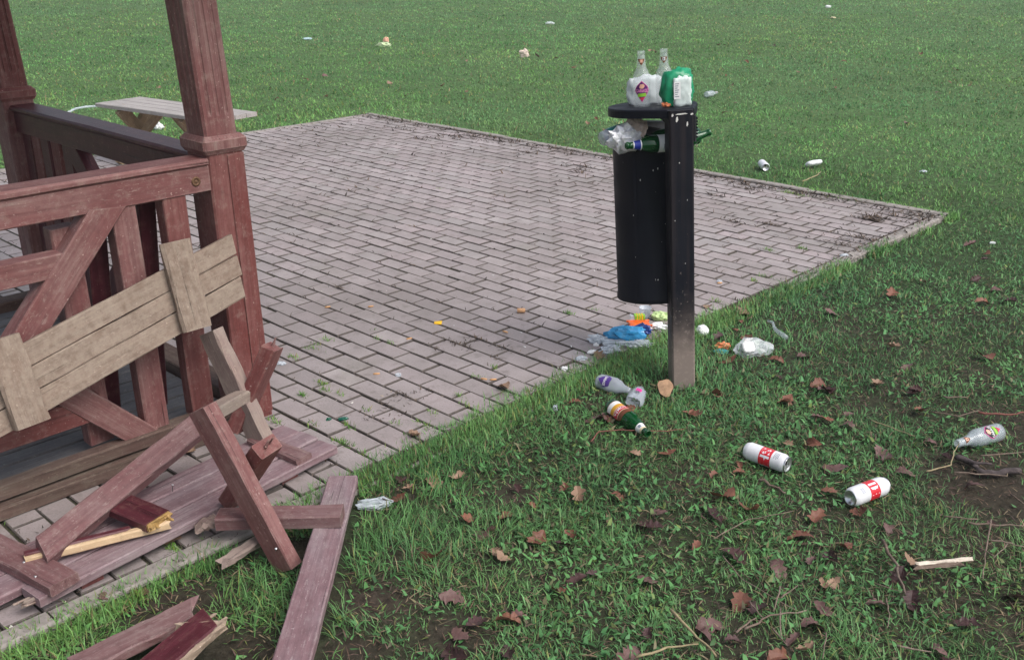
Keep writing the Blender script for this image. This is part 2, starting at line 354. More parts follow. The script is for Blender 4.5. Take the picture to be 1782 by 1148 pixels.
def bar_mesh(name, L, w, t, ch=0.004, n=6, jit=0.0012, broken=(0, 0), seed=0, skew=(0, 0)):
    """timber: length along +X from 0..L, width Y, thickness Z, chamfered and a little uneven; broken ends are jagged"""
    r = random.Random(seed)
    cs = [(-w / 2 + ch, -t / 2), (w / 2 - ch, -t / 2), (w / 2, -t / 2 + ch), (w / 2, t / 2 - ch),
          (w / 2 - ch, t / 2), (-w / 2 + ch, t / 2), (-w / 2, t / 2 - ch), (-w / 2, -t / 2 + ch)]
    vs = []; fs = []
    off = [[r.uniform(-1, 1) for _ in cs] for _ in range(2)]
    for i in range(n + 1):
        u = i / n
        for k, (y, z) in enumerate(cs):
            x = L * u
            if i == 0: x += skew[0] * y + broken[0] * off[0][k]
            if i == n: x += skew[1] * y + broken[1] * off[1][k]
            vs.append((x, y + r.uniform(-jit, jit), z + r.uniform(-jit, jit)))
    for i in range(n):
        for k in range(8):
            a = i * 8 + k; b = i * 8 + (k + 1) % 8
            fs.append((a, b, b + 8, a + 8))
    for e, rev in ((0, True), (n, False)):
        c = len(vs); ring = [e * 8 + k for k in range(8)]
        ctr = np.mean([vs[q] for q in ring], axis=0)
        vs.append(tuple(ctr + np.array([(broken[0] if e == 0 else broken[1]) * r.uniform(-0.6, 0.6), 0, 0])))
        for k in range(8):
            q = (ring[k], ring[(k + 1) % 8], c)
            fs.append(q if not rev else (q[1], q[0], q[2]))
    # outward normals
    me = mesh(name, vs, fs); bm = bmesh.new(); bm.from_mesh(me); bmesh.ops.recalc_face_normals(bm, faces=bm.faces); bm.to_mesh(me); bm.free()
    return me
SEED = [0]
def beam(name, p0, p1, w, t, mat, parent=None, up=(0, 0, 1), **kw):
    SEED[0] += 1
    p0 = Vector(p0); p1 = Vector(p1); d = p1 - p0
    me = bar_mesh(name, d.length, w, t, seed=SEED[0], **kw)
    o = put(name, me, mat, frame(p0, d, up), parent)
    return o
def box(name, c, s, mat, parent=None, mw=None, ch=0.003, **kw):
    """box centred at c of size s in the frame mw (world by default), long axis = X of the bar"""
    SEED[0] += 1
    base = mw if mw is not None else Matrix.Identity(4)
    ax = max(range(3), key=lambda i: s[i])
    ex = Vector([1.0 if i == ax else 0.0 for i in range(3)]); zi = 2 if ax != 2 else 1
    ez = Vector([1.0 if i == zi else 0.0 for i in range(3)]); yi = 3 - ax - zi
    me = bar_mesh(name, s[ax], s[yi], s[zi], ch=min(ch, 0.3 * s[yi], 0.3 * s[zi]), seed=SEED[0], **kw)
    loc = frame(Vector(c) - ex * s[ax] / 2, ex, ez)
    return put(name, me, mat, base @ loc, parent)

def lathe(name, prof, seg=28, smooth=True, cap=True):
    """profile list of (r, z)"""
    vs = []; fs = []
    for r, z in prof:
        for k in range(seg):
            a = 2 * math.pi * k / seg; vs.append((r * math.cos(a), r * math.sin(a), z))
    for i in range(len(prof) - 1):
        for k in range(seg):
            a = i * seg + k; b = i * seg + (k + 1) % seg; fs.append((a, b, b + seg, a + seg))
    if cap:
        if prof[0][0] > 1e-5: fs.append(tuple(reversed(range(seg))))
        if prof[-1][0] > 1e-5: fs.append(tuple((len(prof) - 1) * seg + k for k in range(seg)))
    return mesh(name, vs, fs, smooth)
def wrapmesh(name, vs2, fs, rfun, a0=0.0):
    """flat (s, h) shape wrapped on a surface of revolution: s arc length, h height"""
    vs = []
    for s, h in vs2:
        r = rfun(h); a = a0 + s / r; vs.append((r * math.cos(a), r * math.sin(a), h))
    return mesh(name, vs, fs, True)
def convex_patch(poly, n=16, m=3):
    xs = [p[0] for p in poly]; x0, x1 = min(xs), max(xs); vs = []; fs = []
    def span(x):
        ys = []
        for i in range(len(poly)):
            a, b = poly[i], poly[(i + 1) % len(poly)]
            if abs(b[0] - a[0]) < 1e-9:
                if abs(a[0] - x) < 1e-7: ys += [a[1], b[1]]
                continue
            u = (x - a[0]) / (b[0] - a[0])
            if -1e-6 <= u <= 1 + 1e-6: ys.append(a[1] + u * (b[1] - a[1]))
        return min(ys), max(ys)
    for i in range(n + 1):
        x = x0 + (x1 - x0) * i / n; lo, hi = span(min(max(x, x0 + 1e-6), x1 - 1e-6))
        for j in range(m + 1): vs.append((x, lo + (hi - lo) * j / m))
    for i in range(n):
        for j in range(m):
            a = i * (m + 1) + j; fs.append((a, a + m + 1, a + m + 2, a + 1))
    return vs, fs
_txt = {}
def text2d(s, size, bold=0.0, width=None):
    key = (s,)
    cu = bpy.data.curves.new('txt', 'FONT'); cu.body = s; cu.size = 1.0; cu.resolution_u = 3; cu.offset = bold
    cu.align_x = 'CENTER'; cu.align_y = 'CENTER'
    ob = bpy.data.objects.new('txt', cu); COL.objects.link(ob)
    dg = bpy.context.evaluated_depsgraph_get(); me = bpy.data.meshes.new_from_object(ob.evaluated_get(dg))
    vs = np.array([v.co[:2] for v in me.vertices]); fs = [tuple(p.vertices) for p in me.polygons]
    bpy.data.objects.remove(ob); bpy.data.curves.remove(cu); bpy.data.meshes.remove(me)
    lo, hi = vs.min(0), vs.max(0); vs = vs - (lo + hi) / 2
    k = size / (hi[1] - lo[1]); kx = k if width is None else width / (hi[0] - lo[0])
    return [(x * kx, y * k) for x, y in vs], fs
def blob(name, r, crump=0.25, freq=3.0, seed=0, flat=True, sub=4, boxy=0.0):
    hard = crump >= 0.3; rj = random.Random(seed * 7 + 1)
    bm = bmesh.new(); bmesh.ops.create_icosphere(bm, subdivisions=min(sub, 3) if hard else sub, radius=1.0)
    for v in bm.verts:
        d = v.co.copy()
        if boxy > 0:
            mxx = max(abs(c) for c in d); d = d.lerp(d / mxx, boxy)
        p = v.co * freq + Vector((seed * 3.1, seed * 1.7, seed * 0.9))
        f = mnoise.noise(p) * 0.6 + (1 - abs(mnoise.noise(p * 2.2))) * 0.5 - 0.35 + mnoise.noise(p * 5) * 0.30 + (0.5 - abs(mnoise.noise(p * 3.4 + Vector((9, 2, 5))))) * 0.35
        if hard: f = mnoise.noise(p * .8) * .9 + rj.uniform(-.42, .42); d = d + Vector((rj.uniform(-.07, .07), rj.uniform(-.07, .07), rj.uniform(-.07, .07)))
        d = d * (1 + crump * f)
        v.co = Vector((d.x * r[0], d.y * r[1], d.z * r[2]))
        if flat and v.co.z < -0.75 * r[2]: v.co.z = -0.75 * r[2]
    me = bpy.data.meshes.new(name); bm.to_mesh(me); bm.free()
    me.polygons.foreach_set('use_smooth', [crump < 0.3] * len(me.polygons)); return me
def Tz(p, a=0.0, dz=0.0): return Matrix.Translation(Vector((p[0], p[1], p[2] + dz))) @ Matrix.Rotation(a, 4, 'Z')

# ================================================================== GROUND
def nonuni(lo, hi, a, b, step, grow=1.25):
    xs = list(np.arange(a, b + 1e-6, step)); s = step; x = a
    left = []
    while x > lo: s *= grow; x -= s; left.append(max(x, lo))
    s = step; x = b; right = []
    while x < hi: s *= grow; x += s; right.append(min(x, hi))
    return np.array(left[::-1] + xs + right)
gx = nonuni(-140, 40, -3.0, 0.4, 0.06); gy = nonuni(-40, 140, 0.2, 4.6, 0.06)
GX, GY = np.meshgrid(gx, gy, indexing='ij'); GZm = ground_h(GX, GY)
ins = (GX > PAVE[0] + .02) & (GX < PAVE[2] - .02) & (GY > PAVE[1] + .02) & (GY < PAVE[3] - .02)
GZm = np.where(ins, -0.09, GZm)
nx, ny = len(gx), len(gy)
vs = np.stack([GX, GY, GZm], -1).reshape(-1, 3)
I = np.arange(nx * ny).reshape(nx, ny)
fq = np.stack([I[:-1, :-1], I[1:, :-1], I[1:, 1:], I[:-1, 1:]], -1).reshape(-1, 4)
def spot(lst):   # [(px,py,rx,amount)] -> ground list
    return [(P(a, b, 0).x, P(a, b, 0).y, r, k) for a, b, r, k in lst]
bare = spot([(1735, 840, .30, .95), (1770, 740, .22, .8), (1700, 930, .16, .5), (1640, 720, .2, .35), (300, 1040, .13, .95), (410, 1120, .13, .9), (640, 1020, .10, .9), (615, 1110, .10, .95), (800, 1080, .10, .8), (1030, 1050, .08, .5), (530, 940, .09, .9), (900, 840, .08, .8), (1400, 1020, .12, .55), (1150, 930, .08, .5), (1540, 1080, .12, .45), (1130, 890, .06, .6), (1320, 1110, .14, .6), (690, 950, .06, .6), (960, 990, .07, .5), (1480, 690, .15, .4), (1560, 610, .2, .3), (700, 840, .07, .7), (1690, 640, .2, .45), (1430, 900, .1, .35), (1650, 1010, .18, .5), (1560, 900, .12, .4), (1745, 1060, .16, .55), (1250, 1040, .12, .5), (1190, 830, .09, .4), (1420, 1130, .12, .45), (850, 960, .06, .5)])
tf = np.ones(len(vs))
for cx, cy, r_, k_ in bare:
    tf = np.minimum(tf, 1 - np.minimum(1, 1.1 * k_) * np.exp(-(np.hypot(vs[:, 0] - cx, vs[:, 1] - cy) / (r_ * (1 + .7 * (vnoise(vs[:, 0], vs[:, 1], .09, 21) - .5)))) ** 4))
rv_ = np.hypot(vs[:, 0], vs[:, 1]); tf *= np.where(rv_ < 5.5, .35 + .65 * vnoise(vs[:, 0], vs[:, 1], .3, 71), 1.0); tf = tf * .5 + .5 * np.clip((rv_ - 5.5) / 5, 0, 1) * (tf > .9)
ground = put('ground', mesh('ground', vs.tolist(), fq.tolist(), True), M['soil']); tag(ground, 'dark soil ground under the lawn of the park field', 'ground', kind='structure')
ga = ground.data.attributes.new('Turf', 'FLOAT', 'POINT'); ga.data.foreach_set('value', tf.astype(np.float32))

# ================================================================== PAVING
bed = mesh('paving_bed', [(PAVE[0], PAVE[1], -0.0085), (PAVE[2], PAVE[1], -0.0085), (PAVE[2], PAVE[3], -0.0085), (PAVE[0], PAVE[3], -0.0085)], [(0, 1, 2, 3)])
paving = put('paving', bed, M['joint']); tag(paving, 'square of grey pink concrete block paving laid in rows', 'paving', kind='structure')
PLX, PLY = 0.2005, 0.1085
def paver_mesh(i, lx=PLX - 0.0078, ly=PLY - 0.0073, h=0.05):
    r = random.Random(100 + i); c = 0.003
    a = [(-lx / 2, -ly / 2), (lx / 2, -ly / 2), (lx / 2, ly / 2), (-lx / 2, ly / 2)]
    b = [(x - math.copysign(c * r.uniform(.7, 1.6), x), y - math.copysign(c * r.uniform(.7, 1.6), y)) for x, y in a]
    vs = [(x, y, -h) for x, y in a] + [(x, y, -c) for x, y in a] + [(x, y, 0) for x, y in b]
    fs = [(0, 1, 5, 4), (1, 2, 6, 5), (2, 3, 7, 6), (3, 0, 4, 7), (4, 5, 9, 8), (5, 6, 10, 9), (6, 7, 11, 10), (7, 4, 8, 11), (8, 9, 10, 11)]
    return vs, fs
KW = 0.075
slots = []
ix0, ix1 = PAVE[0] + KW + 0.006, PAVE[2] - KW - 0.006
iy0, iy1 = PAVE[1] + 0.02, PAVE[3] - KW - 0.006
nrow = int((iy1 - iy0) / PLY); row = 0
for j in range(nrow):
    y = iy1 - (j + 0.5) * PLY
    x = ix1 - (0.5 if j % 2 == 0 else 0.0) * PLX
    first = True
    if j % 2 == 1: slots.append((ix1 - PLX * 0.25, y, 0.5)); x = ix1 - PLX * 0.5 - PLX * 0.5
    else: x = ix1 - PLX * 0.5
    while x - PLX / 2 > ix0 - 0.02:
        slots.append((x, y, 1.0)); x -= PLX
    rem = (x + PLX / 2) - ix0
    if rem > 0.05: slots.append((ix0 + rem / 2, y, rem / PLX))
def inframe(x, y, m=30):
    c = RM.T @ (np.array([x, y, 0]) - CP)
    if c[2] < 0.2: return False
    px, py = c[0] / c[2] * FPX + PW / 2, c[1] / c[2] * FPX + PH / 2
    return -m < px < PW + m and -m < py < PH + m
def hidden(x, y):   # inside the shelter footprint
    return -5.2 < x < -3.22 and y < 1.9
vis = [s for s in slots if inframe(s[0], s[1]) and not hidden(s[0], s[1])]
vis.sort(key=lambda s: s[0] ** 2 + s[1] ** 2)
near = set((s[0], s[1]) for s in vis[:300])
def paver_me(v, f):
    me = mesh('paver', v, f); me.materials.append(M['paver']); me.materials.append(M['paverside'])
    me.polygons.foreach_set('material_index', [1] * 8 + [0]); return me
pm = []
for i in range(6):
    v, f = paver_mesh(i); pm.append(paver_me(v, f))
hm = {}
bv, bf, bc = [], [], []
for (x, y, fr) in slots:
    wob = 0.004
    zz = (vnoise(x, y, 0.9, 9) - 0.5) * 0.012 + random.uniform(-0.0022, 0.0022)
    dx, dy, rz = random.uniform(-.003, .003), random.uniform(-.002, .002), random.gauss(0, 0.008)
    tx, ty = random.gauss(0, 0.012), random.gauss(0, 0.008)
    zz = max(zz, -.0045)
    if y < 1.9 and x > -3.2: zz += random.uniform(-.004, .003); rz *= 1.8
    if (x, y) in near:
        if fr == 1.0: me = random.choice(pm)
        else:
            k = round(fr, 2)
            if k not in hm:
                v, f = paver_mesh(int(k * 100), PLX * fr - 0.0078); hm[k] = paver_me(v, f)
            me = hm[k]
        o = bpy.data.objects.new('paver', me); COL.objects.link(o); o.parent = paving
        o.location = (x + dx, y + dy, zz); o.rotation_euler = (tx, ty, rz)
    else:
        v, f = paver_mesh(random.randint(0, 5), PLX * fr - 0.0078); n0 = len(bv)
        mm = Matrix.Translation((x + dx, y + dy, zz)) @ Matrix.Rotation(rz, 4, 'Z')
        bv += [tuple(mm @ Vector(q)) for q in v]; bf += [tuple(n0 + q for q in ff) for ff in f]
        k = random.random(); base = np.array([0.372, 0.324, 0.322]) * random.uniform(0.88, 1.10) + np.array([0.015, 0, 0.004]) * random.uniform(-1, 1)
        bc += [(*base, 1)] * len(v)
pf = put('paver_field', mesh('paver_field', bv, bf), M['paverA'], parent=paving); tag(pf, kind='stuff')
pf.data.materials.append(M['paverside']); pf.data.polygons.foreach_set('material_index', ([1] * 8 + [0]) * (len(bf) // 9))
ca = pf.data.color_attributes.new('Col', 'FLOAT_COLOR', 'POINT'); ca.data.foreach_set('color', np.array(bc, dtype=np.float32).ravel())
# kerb stones
def kerb_run(p0, p1, step=1.0):
    d = Vector(p1) - Vector(p0); n = int(d.length / step + 0.5); u = d.normalized()
    for i in range(n):
        a = Vector(p0) + d * (i / n) + u * 0.004; b = Vector(p0) + d * ((i + 1) / n) - u * 0.004
        z = random.uniform(-0.003, 0.004)
        if abs(p0[0] - (PAVE[2] - KW / 2)) < .01 and 1.75 < (a.y + b.y) / 2 < 4.4: z -= 0.017      # sunk and silted over beside the bin
        mid = (a + b) / 2
        s = Vector((-u.y, u.x, 0)) * random.uniform(-.006, .006)
        beam('kerb_stone', a + s + Vector((0, 0, z)), b + s + Vector((0, 0, z + random.uniform(-.004, .004))), KW - 0.004, 0.16, M['kerb'], paving, ch=0.007, n=4, jit=0.0015)
KZ = -0.075
kerb_run((PAVE[2] - KW / 2, -1.2, KZ), (PAVE[2] - KW / 2, PAVE[3] - KW, KZ))
kerb_run((PAVE[0], PAVE[3] - KW / 2, KZ + .006), (PAVE[2], PAVE[3] - KW / 2, KZ + .006))
kerb_run((PAVE[0] + KW / 2, -1.2, KZ), (PAVE[0] + KW / 2, PAVE[3] - KW, KZ))

# ================================================================== SHELTER (gazebo)
shelter = thing('wooden_shelter', (-4.15, 0.95, 0), 'red painted open wooden shelter with fluted posts and broken railings', 'shelter')
LEAN = -0.022
def lean(p): return Vector((p[0], p[1] + LEAN * max(0, p[2] - 0.3) - 0.035 * max(0, p[2] - 1.06), p[2]))
XF, YF = -3.195, 1.944            # outer faces of the corner post
XB, Y0 = -5.14, -0.03
def frustum(name, cx, cy, z0, z1, s0, s1, mat, parent, ch=0.006):
    c = [(-1, -1), (1, -1), (1, 1), (-1, 1)]
    m = lean((cx, cy, z0)), lean((cx, cy, z1))
    vs = []
    for (s, p) in ((s0, m[0]), (s1, m[1])):
        for a, b in c:
            vs += [(p.x + a * s / 2 - a * ch, p.y + b * s / 2, p.z), (p.x + a * s / 2, p.y + b * s / 2 - b * ch, p.z)] if (a * b < 0) else \
                  [(p.x + a * s / 2, p.y + b * s / 2 - b * ch, p.z), (p.x + a * s / 2 - a * ch, p.y + b * s / 2, p.z)]
    fs = [(k, (k + 1) % 8, 8 + (k + 1) % 8, 8 + k) for k in range(8)] + [tuple(range(7, -1, -1)), tuple(range(8, 16))]
    me = mesh(name, vs, fs); bm = bmesh.new(); bm.from_mesh(me); bmesh.ops.recalc_face_normals(bm, faces=bm.faces); bm.to_mesh(me); bm.free()
    # local frame with X along the post so that the grain runs upwards
    F = Matrix(((0, 0, 1, cx), (0, 1, 0, cy), (-1, 0, 0, 0), (0, 0, 0, 1))).inverted()
    F = frame(Vector((cx, cy, 0)), (0, 0, 1), (1, 0, 0)); Fi = F.inverted()
    for v in me.vertices: v.co = Fi @ v.co
    return put(name, me, mat, F, parent)
def fluted(name, cx, cy, z0, z1, s, mat, parent):
    """shaft with three shallow flutes on each face, stopped above the collar"""
    d = 0.004; fw = s * 0.06
    side = []
    half = s / 2
    xs = [-half + 0.008]
    for c in (-0.26, 0, 0.26):
        xs += [c * s - fw, c * s - fw * .45, c * s + fw * .45, c * s + fw]
    xs += [half - 0.008]
    def loop(depth):
        pts = []
        for q in range(4):
            a = q * math.pi / 2; ca, sa = math.cos(a), math.sin(a)
            for i, x in enumerate(xs):
                k = (i - 1) % 4 if 1 <= i <= 12 else 0
                dep = depth if (1 <= i <= 12 and k in (1, 2)) else 0.0
                px, py = x, -half + dep
                pts.append((px * ca - py * sa, px * sa + py * ca))
        return pts
    lv = [(z0, 0), (z0 + 0.07, 0), (z0 + 0.085, d), (z1, d)]
    F = frame(Vector((cx, cy, 0)), (0, 0, 1), (1, 0, 0)); Fi = F.inverted()
    vs = []; fs = []; n = len(xs) * 4
    for z, dep in lv:
        for (x, y) in loop(dep):
            p = lean((cx, cy, z)); vs.append(Fi @ Vector((p.x + x, p.y + y, z)))
    for i in range(len(lv) - 1):
        for k in range(n):
            a = i * n + k; b = i * n + (k + 1) % n; fs.append((a, b, b + n, a + n))
    me = mesh(name, vs, fs); bm = bmesh.new(); bm.from_mesh(me); bmesh.ops.recalc_face_normals(bm, faces=bm.faces); bm.to_mesh(me); bm.free()
    return put(name, me, mat, F, parent)
def post(cx, cy, zc=1.05, mats=('red', 'redfade')):
    p = frustum('post', cx, cy, 0.0, zc, 0.142, 0.142, M[mats[0]], shelter)
    fluted('post_shaft', cx, cy, zc + 0.055, 2.35, 0.128, M[mats[1]], p)
    frustum('post_collar', cx, cy, zc - 0.002, zc + 0.014, 0.152, 0.168, M[mats[1]], p, 0.004)
    frustum('post_collar', cx, cy, zc + 0.014, zc + 0.044, 0.174, 0.174, M[mats[1]], p, 0.01)
    frustum('post_collar', cx, cy, zc + 0.044, zc + 0.060, 0.170, 0.142, M[mats[1]], p, 0.004)
    return p
cxR, cyR = XF - 0.071, YF - 0.071
pR = post(cxR, cyR); pL = post(XB + 0.071, cyR, 1.05, ('redfade', 'red'))
post(cxR, Y0, 1.05); post(XB + 0.071, Y0, 1.05)
# split line in the corner post: a second board face proud by 3 mm
beam('post_board', lean((XF + 0.001, YF - 0.034, 0.02)), lean((XF + 0.001, YF - 0.034, 1.04)), 0.066, 0.008, M['red'], pR, up=(1, 0, 0), n=6, ch=0.002)
# sill on the ground
beam('sill_board', (-3.19, -0.1, 0.025), (-3.19, 1.80, 0.025), 0.085, 0.046, M['sill'], shelter, n=8, jit=0.003)
beam('sill', (-3.205, -0.1, 0.082), (-3.205, 1.80, 0.082), 0.055, 0.050, M['sill'], shelter, n=8, jit=0.003)
beam('sill', (-3.34, 1.87, 0.07), (-5.0, 1.87, 0.07), 0.10, 0.06, M['sill'], shelter, n=6)
beam('sill', (-5.07, -0.1, 0.07), (-5.07, 1.8, 0.07), 0.10, 0.06, M['sill'], shelter, n=6)
# deck boards run along Y
nb = 18
for i in range(nb):
    x = -3.32 - i * (1.68 / nb) - 0.03
    beam('deck_board', (x, -0.05, 0.05 + random.uniform(-.002, .002)), (x, 1.80, 0.05 + random.uniform(-.002, .002)), 1.68 / nb - 0.009, 0.026, M['floor'], shelter, n=3)
# front railing (plane facing +X)
XR = XF - 0.004
def fr(y, z, dx=0.0): return lean((XR + dx, y, z))
W = 0.07   # rail depth
beam('top_rail', fr(-0.0, 0.967, -W / 2), fr(cyR - 0.071, 0.967, -W / 2), W, 0.092, M['redfade'], shelter, n=8, ch=0.005)
beam('rail_cap', fr(-0.0, 1.026, -0.047), fr(cyR - 0.073, 1.026, -0.047), 0.112, 0.026, M['redfade'], shelter, n=8, ch=0.007)
# bolt hole with a rusty bolt at the rail end
bp = PX(341, 316, XR + 0.001); bo = put('rail_bolt', lathe('rail_bolt', [(0.0, -0.01), (0.017, -0.01), (0.017, 0.002), (0.010, 0.004), (0.010, -0.002), (0.004, 0.004), (0.0, 0.005)], 14), M['rusty'], frame(bp, (0, 0, 1), (1, 0, 0)), shelter)
mid_end = 1.27
beam('middle_rail', fr(-0.0, 0.775, -W / 2), fr(1.262, 0.775, -W / 2), W, 0.078, M['redfade'], shelter, n=6, skew=(0, 0))
beam('bottom_rail', fr(-0.0, 0.257, -W / 2), fr(1.29, 0.257, -W / 2), W, 0.09, M['red'], shelter, n=6)
bt0 = PX(187, 362, XR); bt1 = PX(36, 608, XR); bdir = (bt1 - bt0)
b_up = beam('brace', bt0 + Vector((-W / 2 + .006, 0, 0)), bt1 + bdir * 0.12 + Vector((-W / 2 + .006, 0, 0)), 0.098, W, M['redfade'], shelter, up=(1, 0, 0), skew=(-0.75, 0), n=6)
bl0 = PX(262, 765, XR); bl1 = PX(95, 672, XR)
beam('brace', bl0 + Vector((-W / 2 + .006, 0, 0)), bl1 + (bl1 - bl0) * 0.5 + Vector((-W / 2 + .006, 0, 0)), 0.092, W, M['redfade'], shelter, up=(1, 0, 0), skew=(0.5, 0), n=6)
def baluster(y, z0, z1, mat, x=None):
    beam('baluster', lean((x if x else XR - 0.036, y, z0)), lean((x if x else XR - 0.036, y, z1)), 0.088, 0.062, mat, shelter, up=(1, 0, 0), n=5)
baluster(1.478, 0.10, 0.925, M['redfade']); baluster(1.662, 0.10, 0.925, M['red'])
baluster(1.292, 0.10, 0.88, M['redfade'], XR - 0.085)
# dark inner stays of the seat behind the railing
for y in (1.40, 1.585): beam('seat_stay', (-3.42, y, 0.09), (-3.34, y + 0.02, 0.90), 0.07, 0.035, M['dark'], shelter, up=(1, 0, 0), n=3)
# side railing towards the back post (plane facing -Y), its shade painted in as dark wood
ys = cyR
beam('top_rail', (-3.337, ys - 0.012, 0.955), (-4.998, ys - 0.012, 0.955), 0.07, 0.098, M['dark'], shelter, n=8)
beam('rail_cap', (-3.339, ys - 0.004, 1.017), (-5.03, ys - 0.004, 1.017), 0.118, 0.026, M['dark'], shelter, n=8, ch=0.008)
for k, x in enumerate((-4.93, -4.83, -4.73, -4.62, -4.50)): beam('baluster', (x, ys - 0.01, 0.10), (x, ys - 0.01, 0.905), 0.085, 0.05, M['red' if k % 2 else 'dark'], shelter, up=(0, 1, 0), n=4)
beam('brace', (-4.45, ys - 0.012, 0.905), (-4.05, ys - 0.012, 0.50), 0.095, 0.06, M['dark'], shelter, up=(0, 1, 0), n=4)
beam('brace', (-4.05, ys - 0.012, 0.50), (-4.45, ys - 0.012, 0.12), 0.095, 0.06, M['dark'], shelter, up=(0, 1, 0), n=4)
# roof carried by the posts, unseen above the picture, widened to shade the paving
for a, b in (((cxR, Y0 - .3, 2.39), (cxR, YF + .3, 2.39)), ((XB + .071, Y0 - .3, 2.39), (XB + .071, YF + .3, 2.39))):
    beam('roof_beam', lean(a), lean(b), 0.12, 0.12, M['red'], shelter, n=3)
rc = Vector((-4.17, 0.93, 0)); rs = 1.65
rv = [(rc.x + a * rs, rc.y + b * rs, 2.42) for a, b in ((-1, -1), (1, -1), (1, 1), (-1, 1))] + [(rc.x, rc.y, 3.2)] + [(rc.x + a * rs, rc.y + b * rs, 2.37) for a, b in ((-1, -1), (1, -1), (1, 1), (-1, 1))]
put('unseen_roof', mesh('unseen_roof', rv, [(0, 1, 4), (1, 2, 4), (2, 3, 4), (3, 0, 4), (5, 6, 1, 0), (6, 7, 2, 1), (7, 8, 3, 2), (8, 5, 0, 3), (8, 7, 6, 5)]), M['unseen_roof'], None, shelter)

# ================================================================== LEANING PANEL (three boards, two battens)
tr = PX(399, 407, -3.135); br = PX(427, 516, -3.075)
tl = PX(0, 617, -3.135); bl = PX(0, 762, -3.075)
lp = thing('plank_panel', (br.x, br.y, 0), 'muddy weathered three board panel with two cross battens leaning against the railing', 'plank panel')
wv = (br - tr); raw = wv.copy(); du = ((tl - tr) + (bl - br)).normalized(); wv = (wv - du * wv.dot(du)); pw = wv.length; wv.normalize()
nrm = du.cross(wv).normalized()
if nrm.x < 0: nrm = -nrm
Lp = 1.12; bw = pw / 3
for k in range(3):
    c0 = tr + raw * ((k + 0.5) / 3)
    sk = raw.dot(du) / pw * (1 if nrm.cross(du).dot(wv) > 0 else -1)
    beam('plank', c0 + du * random.uniform(-.003, .006), c0 + du * Lp, bw - 0.0035, 0.026, M['beige'], lp, up=nrm, skew=(sk, 0), n=8, jit=0.0018, ch=0.003)
def batten(px_top, px_bot, w):
    pl = tr + nrm * 0.031
    def hit(p):
        d = Vector(ray(*p)); o = Vector(CP); return o + d * ((pl - o).dot(nrm) / d.dot(nrm))
    a, b = hit(px_top), hit(px_bot); beam('batten', a, b, w, 0.034, M['beige'], lp, up=nrm, n=6, jit=0.003, ch=0.008)
batten((303, 420), (343, 572), 0.105); batten((2, 588), (57, 738), 0.105)

# ================================================================== BROKEN TIMBER PILE
# table top panel lying on the paving
pA, pB = Vector((-2.689, 1.885, 0.045)), Vector((-2.553, 0.775, 0.045))
ax = (pB - pA).normalized(); wx = Vector((-2.993, 1.860, 0.045)) - pA; wx = (wx - ax * wx.dot(ax)).normalized()
tp = thing('table_top', (pA.x, pA.y, 0), 'broken red plank table top lying flat on the paving beside the shelter', 'table top')
for k in range(3):
    s = pA + wx * (0.05 + 0.1 * k)
    L = 1.12 if k == 0 else 1.6
    beam('plank', s + Vector((0, 0, (0, .004, .001)[k])), s + ax * L + Vector((0, 0, (.002, -.001, .003)[k])), 0.0925, 0.03, M['lilac'], tp, n=10, jit=0.0016, broken=(0, 0.03 if k else 0.0))
bs = pA + ax * 1.05
beam('batten', bs - wx * 0.01 + Vector((0, 0, .032)), bs + wx * 0.40 + ax * 0.03 + Vector((0, 0, .032)), 0.09, 0.034, M['pink'], tp, n=5, jit=0.002)
bs = pA + ax * 0.15
beam('batten', bs - wx * (-0.01) + Vector((0, 0, .027)), bs + wx * 0.27 + Vector((0, 0, .027)), 0.07, 0.024, M['pink'], tp, n=5, jit=0.002)
for q in (0.2, 0.95):
    s = pA + ax * q - Vector((0, 0, 0.029)); beam('batten', s + wx * 0.03, s + wx * 0.27, 0.07, 0.03, M['red'], tp, n=3)
# crossed-leg trestle, upside down and broken
B1 = P(494, 972, 0.0); T1 = P(352, 709, 0.45); B2 = P(456, 768, 0.065); T2 = P(367, 576, 0.455)
tr_ = thing('trestle', ((B1.x + B2.x) / 2, (B1.y + B2.y) / 2, 0), 'broken crossed leg table trestle standing among the loose planks', 'trestle')
upv = Vector((0.35, -0.9, 0.3))
B1 = B1 + (B1 - T1).normalized() * 0.03
beam('leg', T1, B1, 0.048, 0.088, M['redfade'], tr_, up=(0.95, 0.2, 0.3), skew=(0, 0), n=8)
beam('leg', T2, B2, 0.048, 0.088, M['grey'], tr_, up=(0.95, 0.2, 0.3), n=8, jit=0.003)
T3 = P(465, 776, 0.33); B3 = P(405, 868, 0.075)
beam('leg', T3 + Vector((0, 0.0, 0)), B3, 0.052, 0.085, M['red'], tr_, up=(0.55, -0.6, 0.5), n=6, broken=(0.006, 0))
T4 = P(474, 604, 0.40); B4 = P(412, 745, 0.10)
beam('leg', T4, B4, 0.052, 0.088, M['red'], tr_, up=(0.55, -0.6, 0.5), n=6, broken=(0.006, 0))
S0 = P(362, 722, 0.435); S1 = P(422, 690, 0.33)
beam('stretcher', S0, S1, 0.05, 0.04, M['grey'], tr_, n=4, jit=0.002)
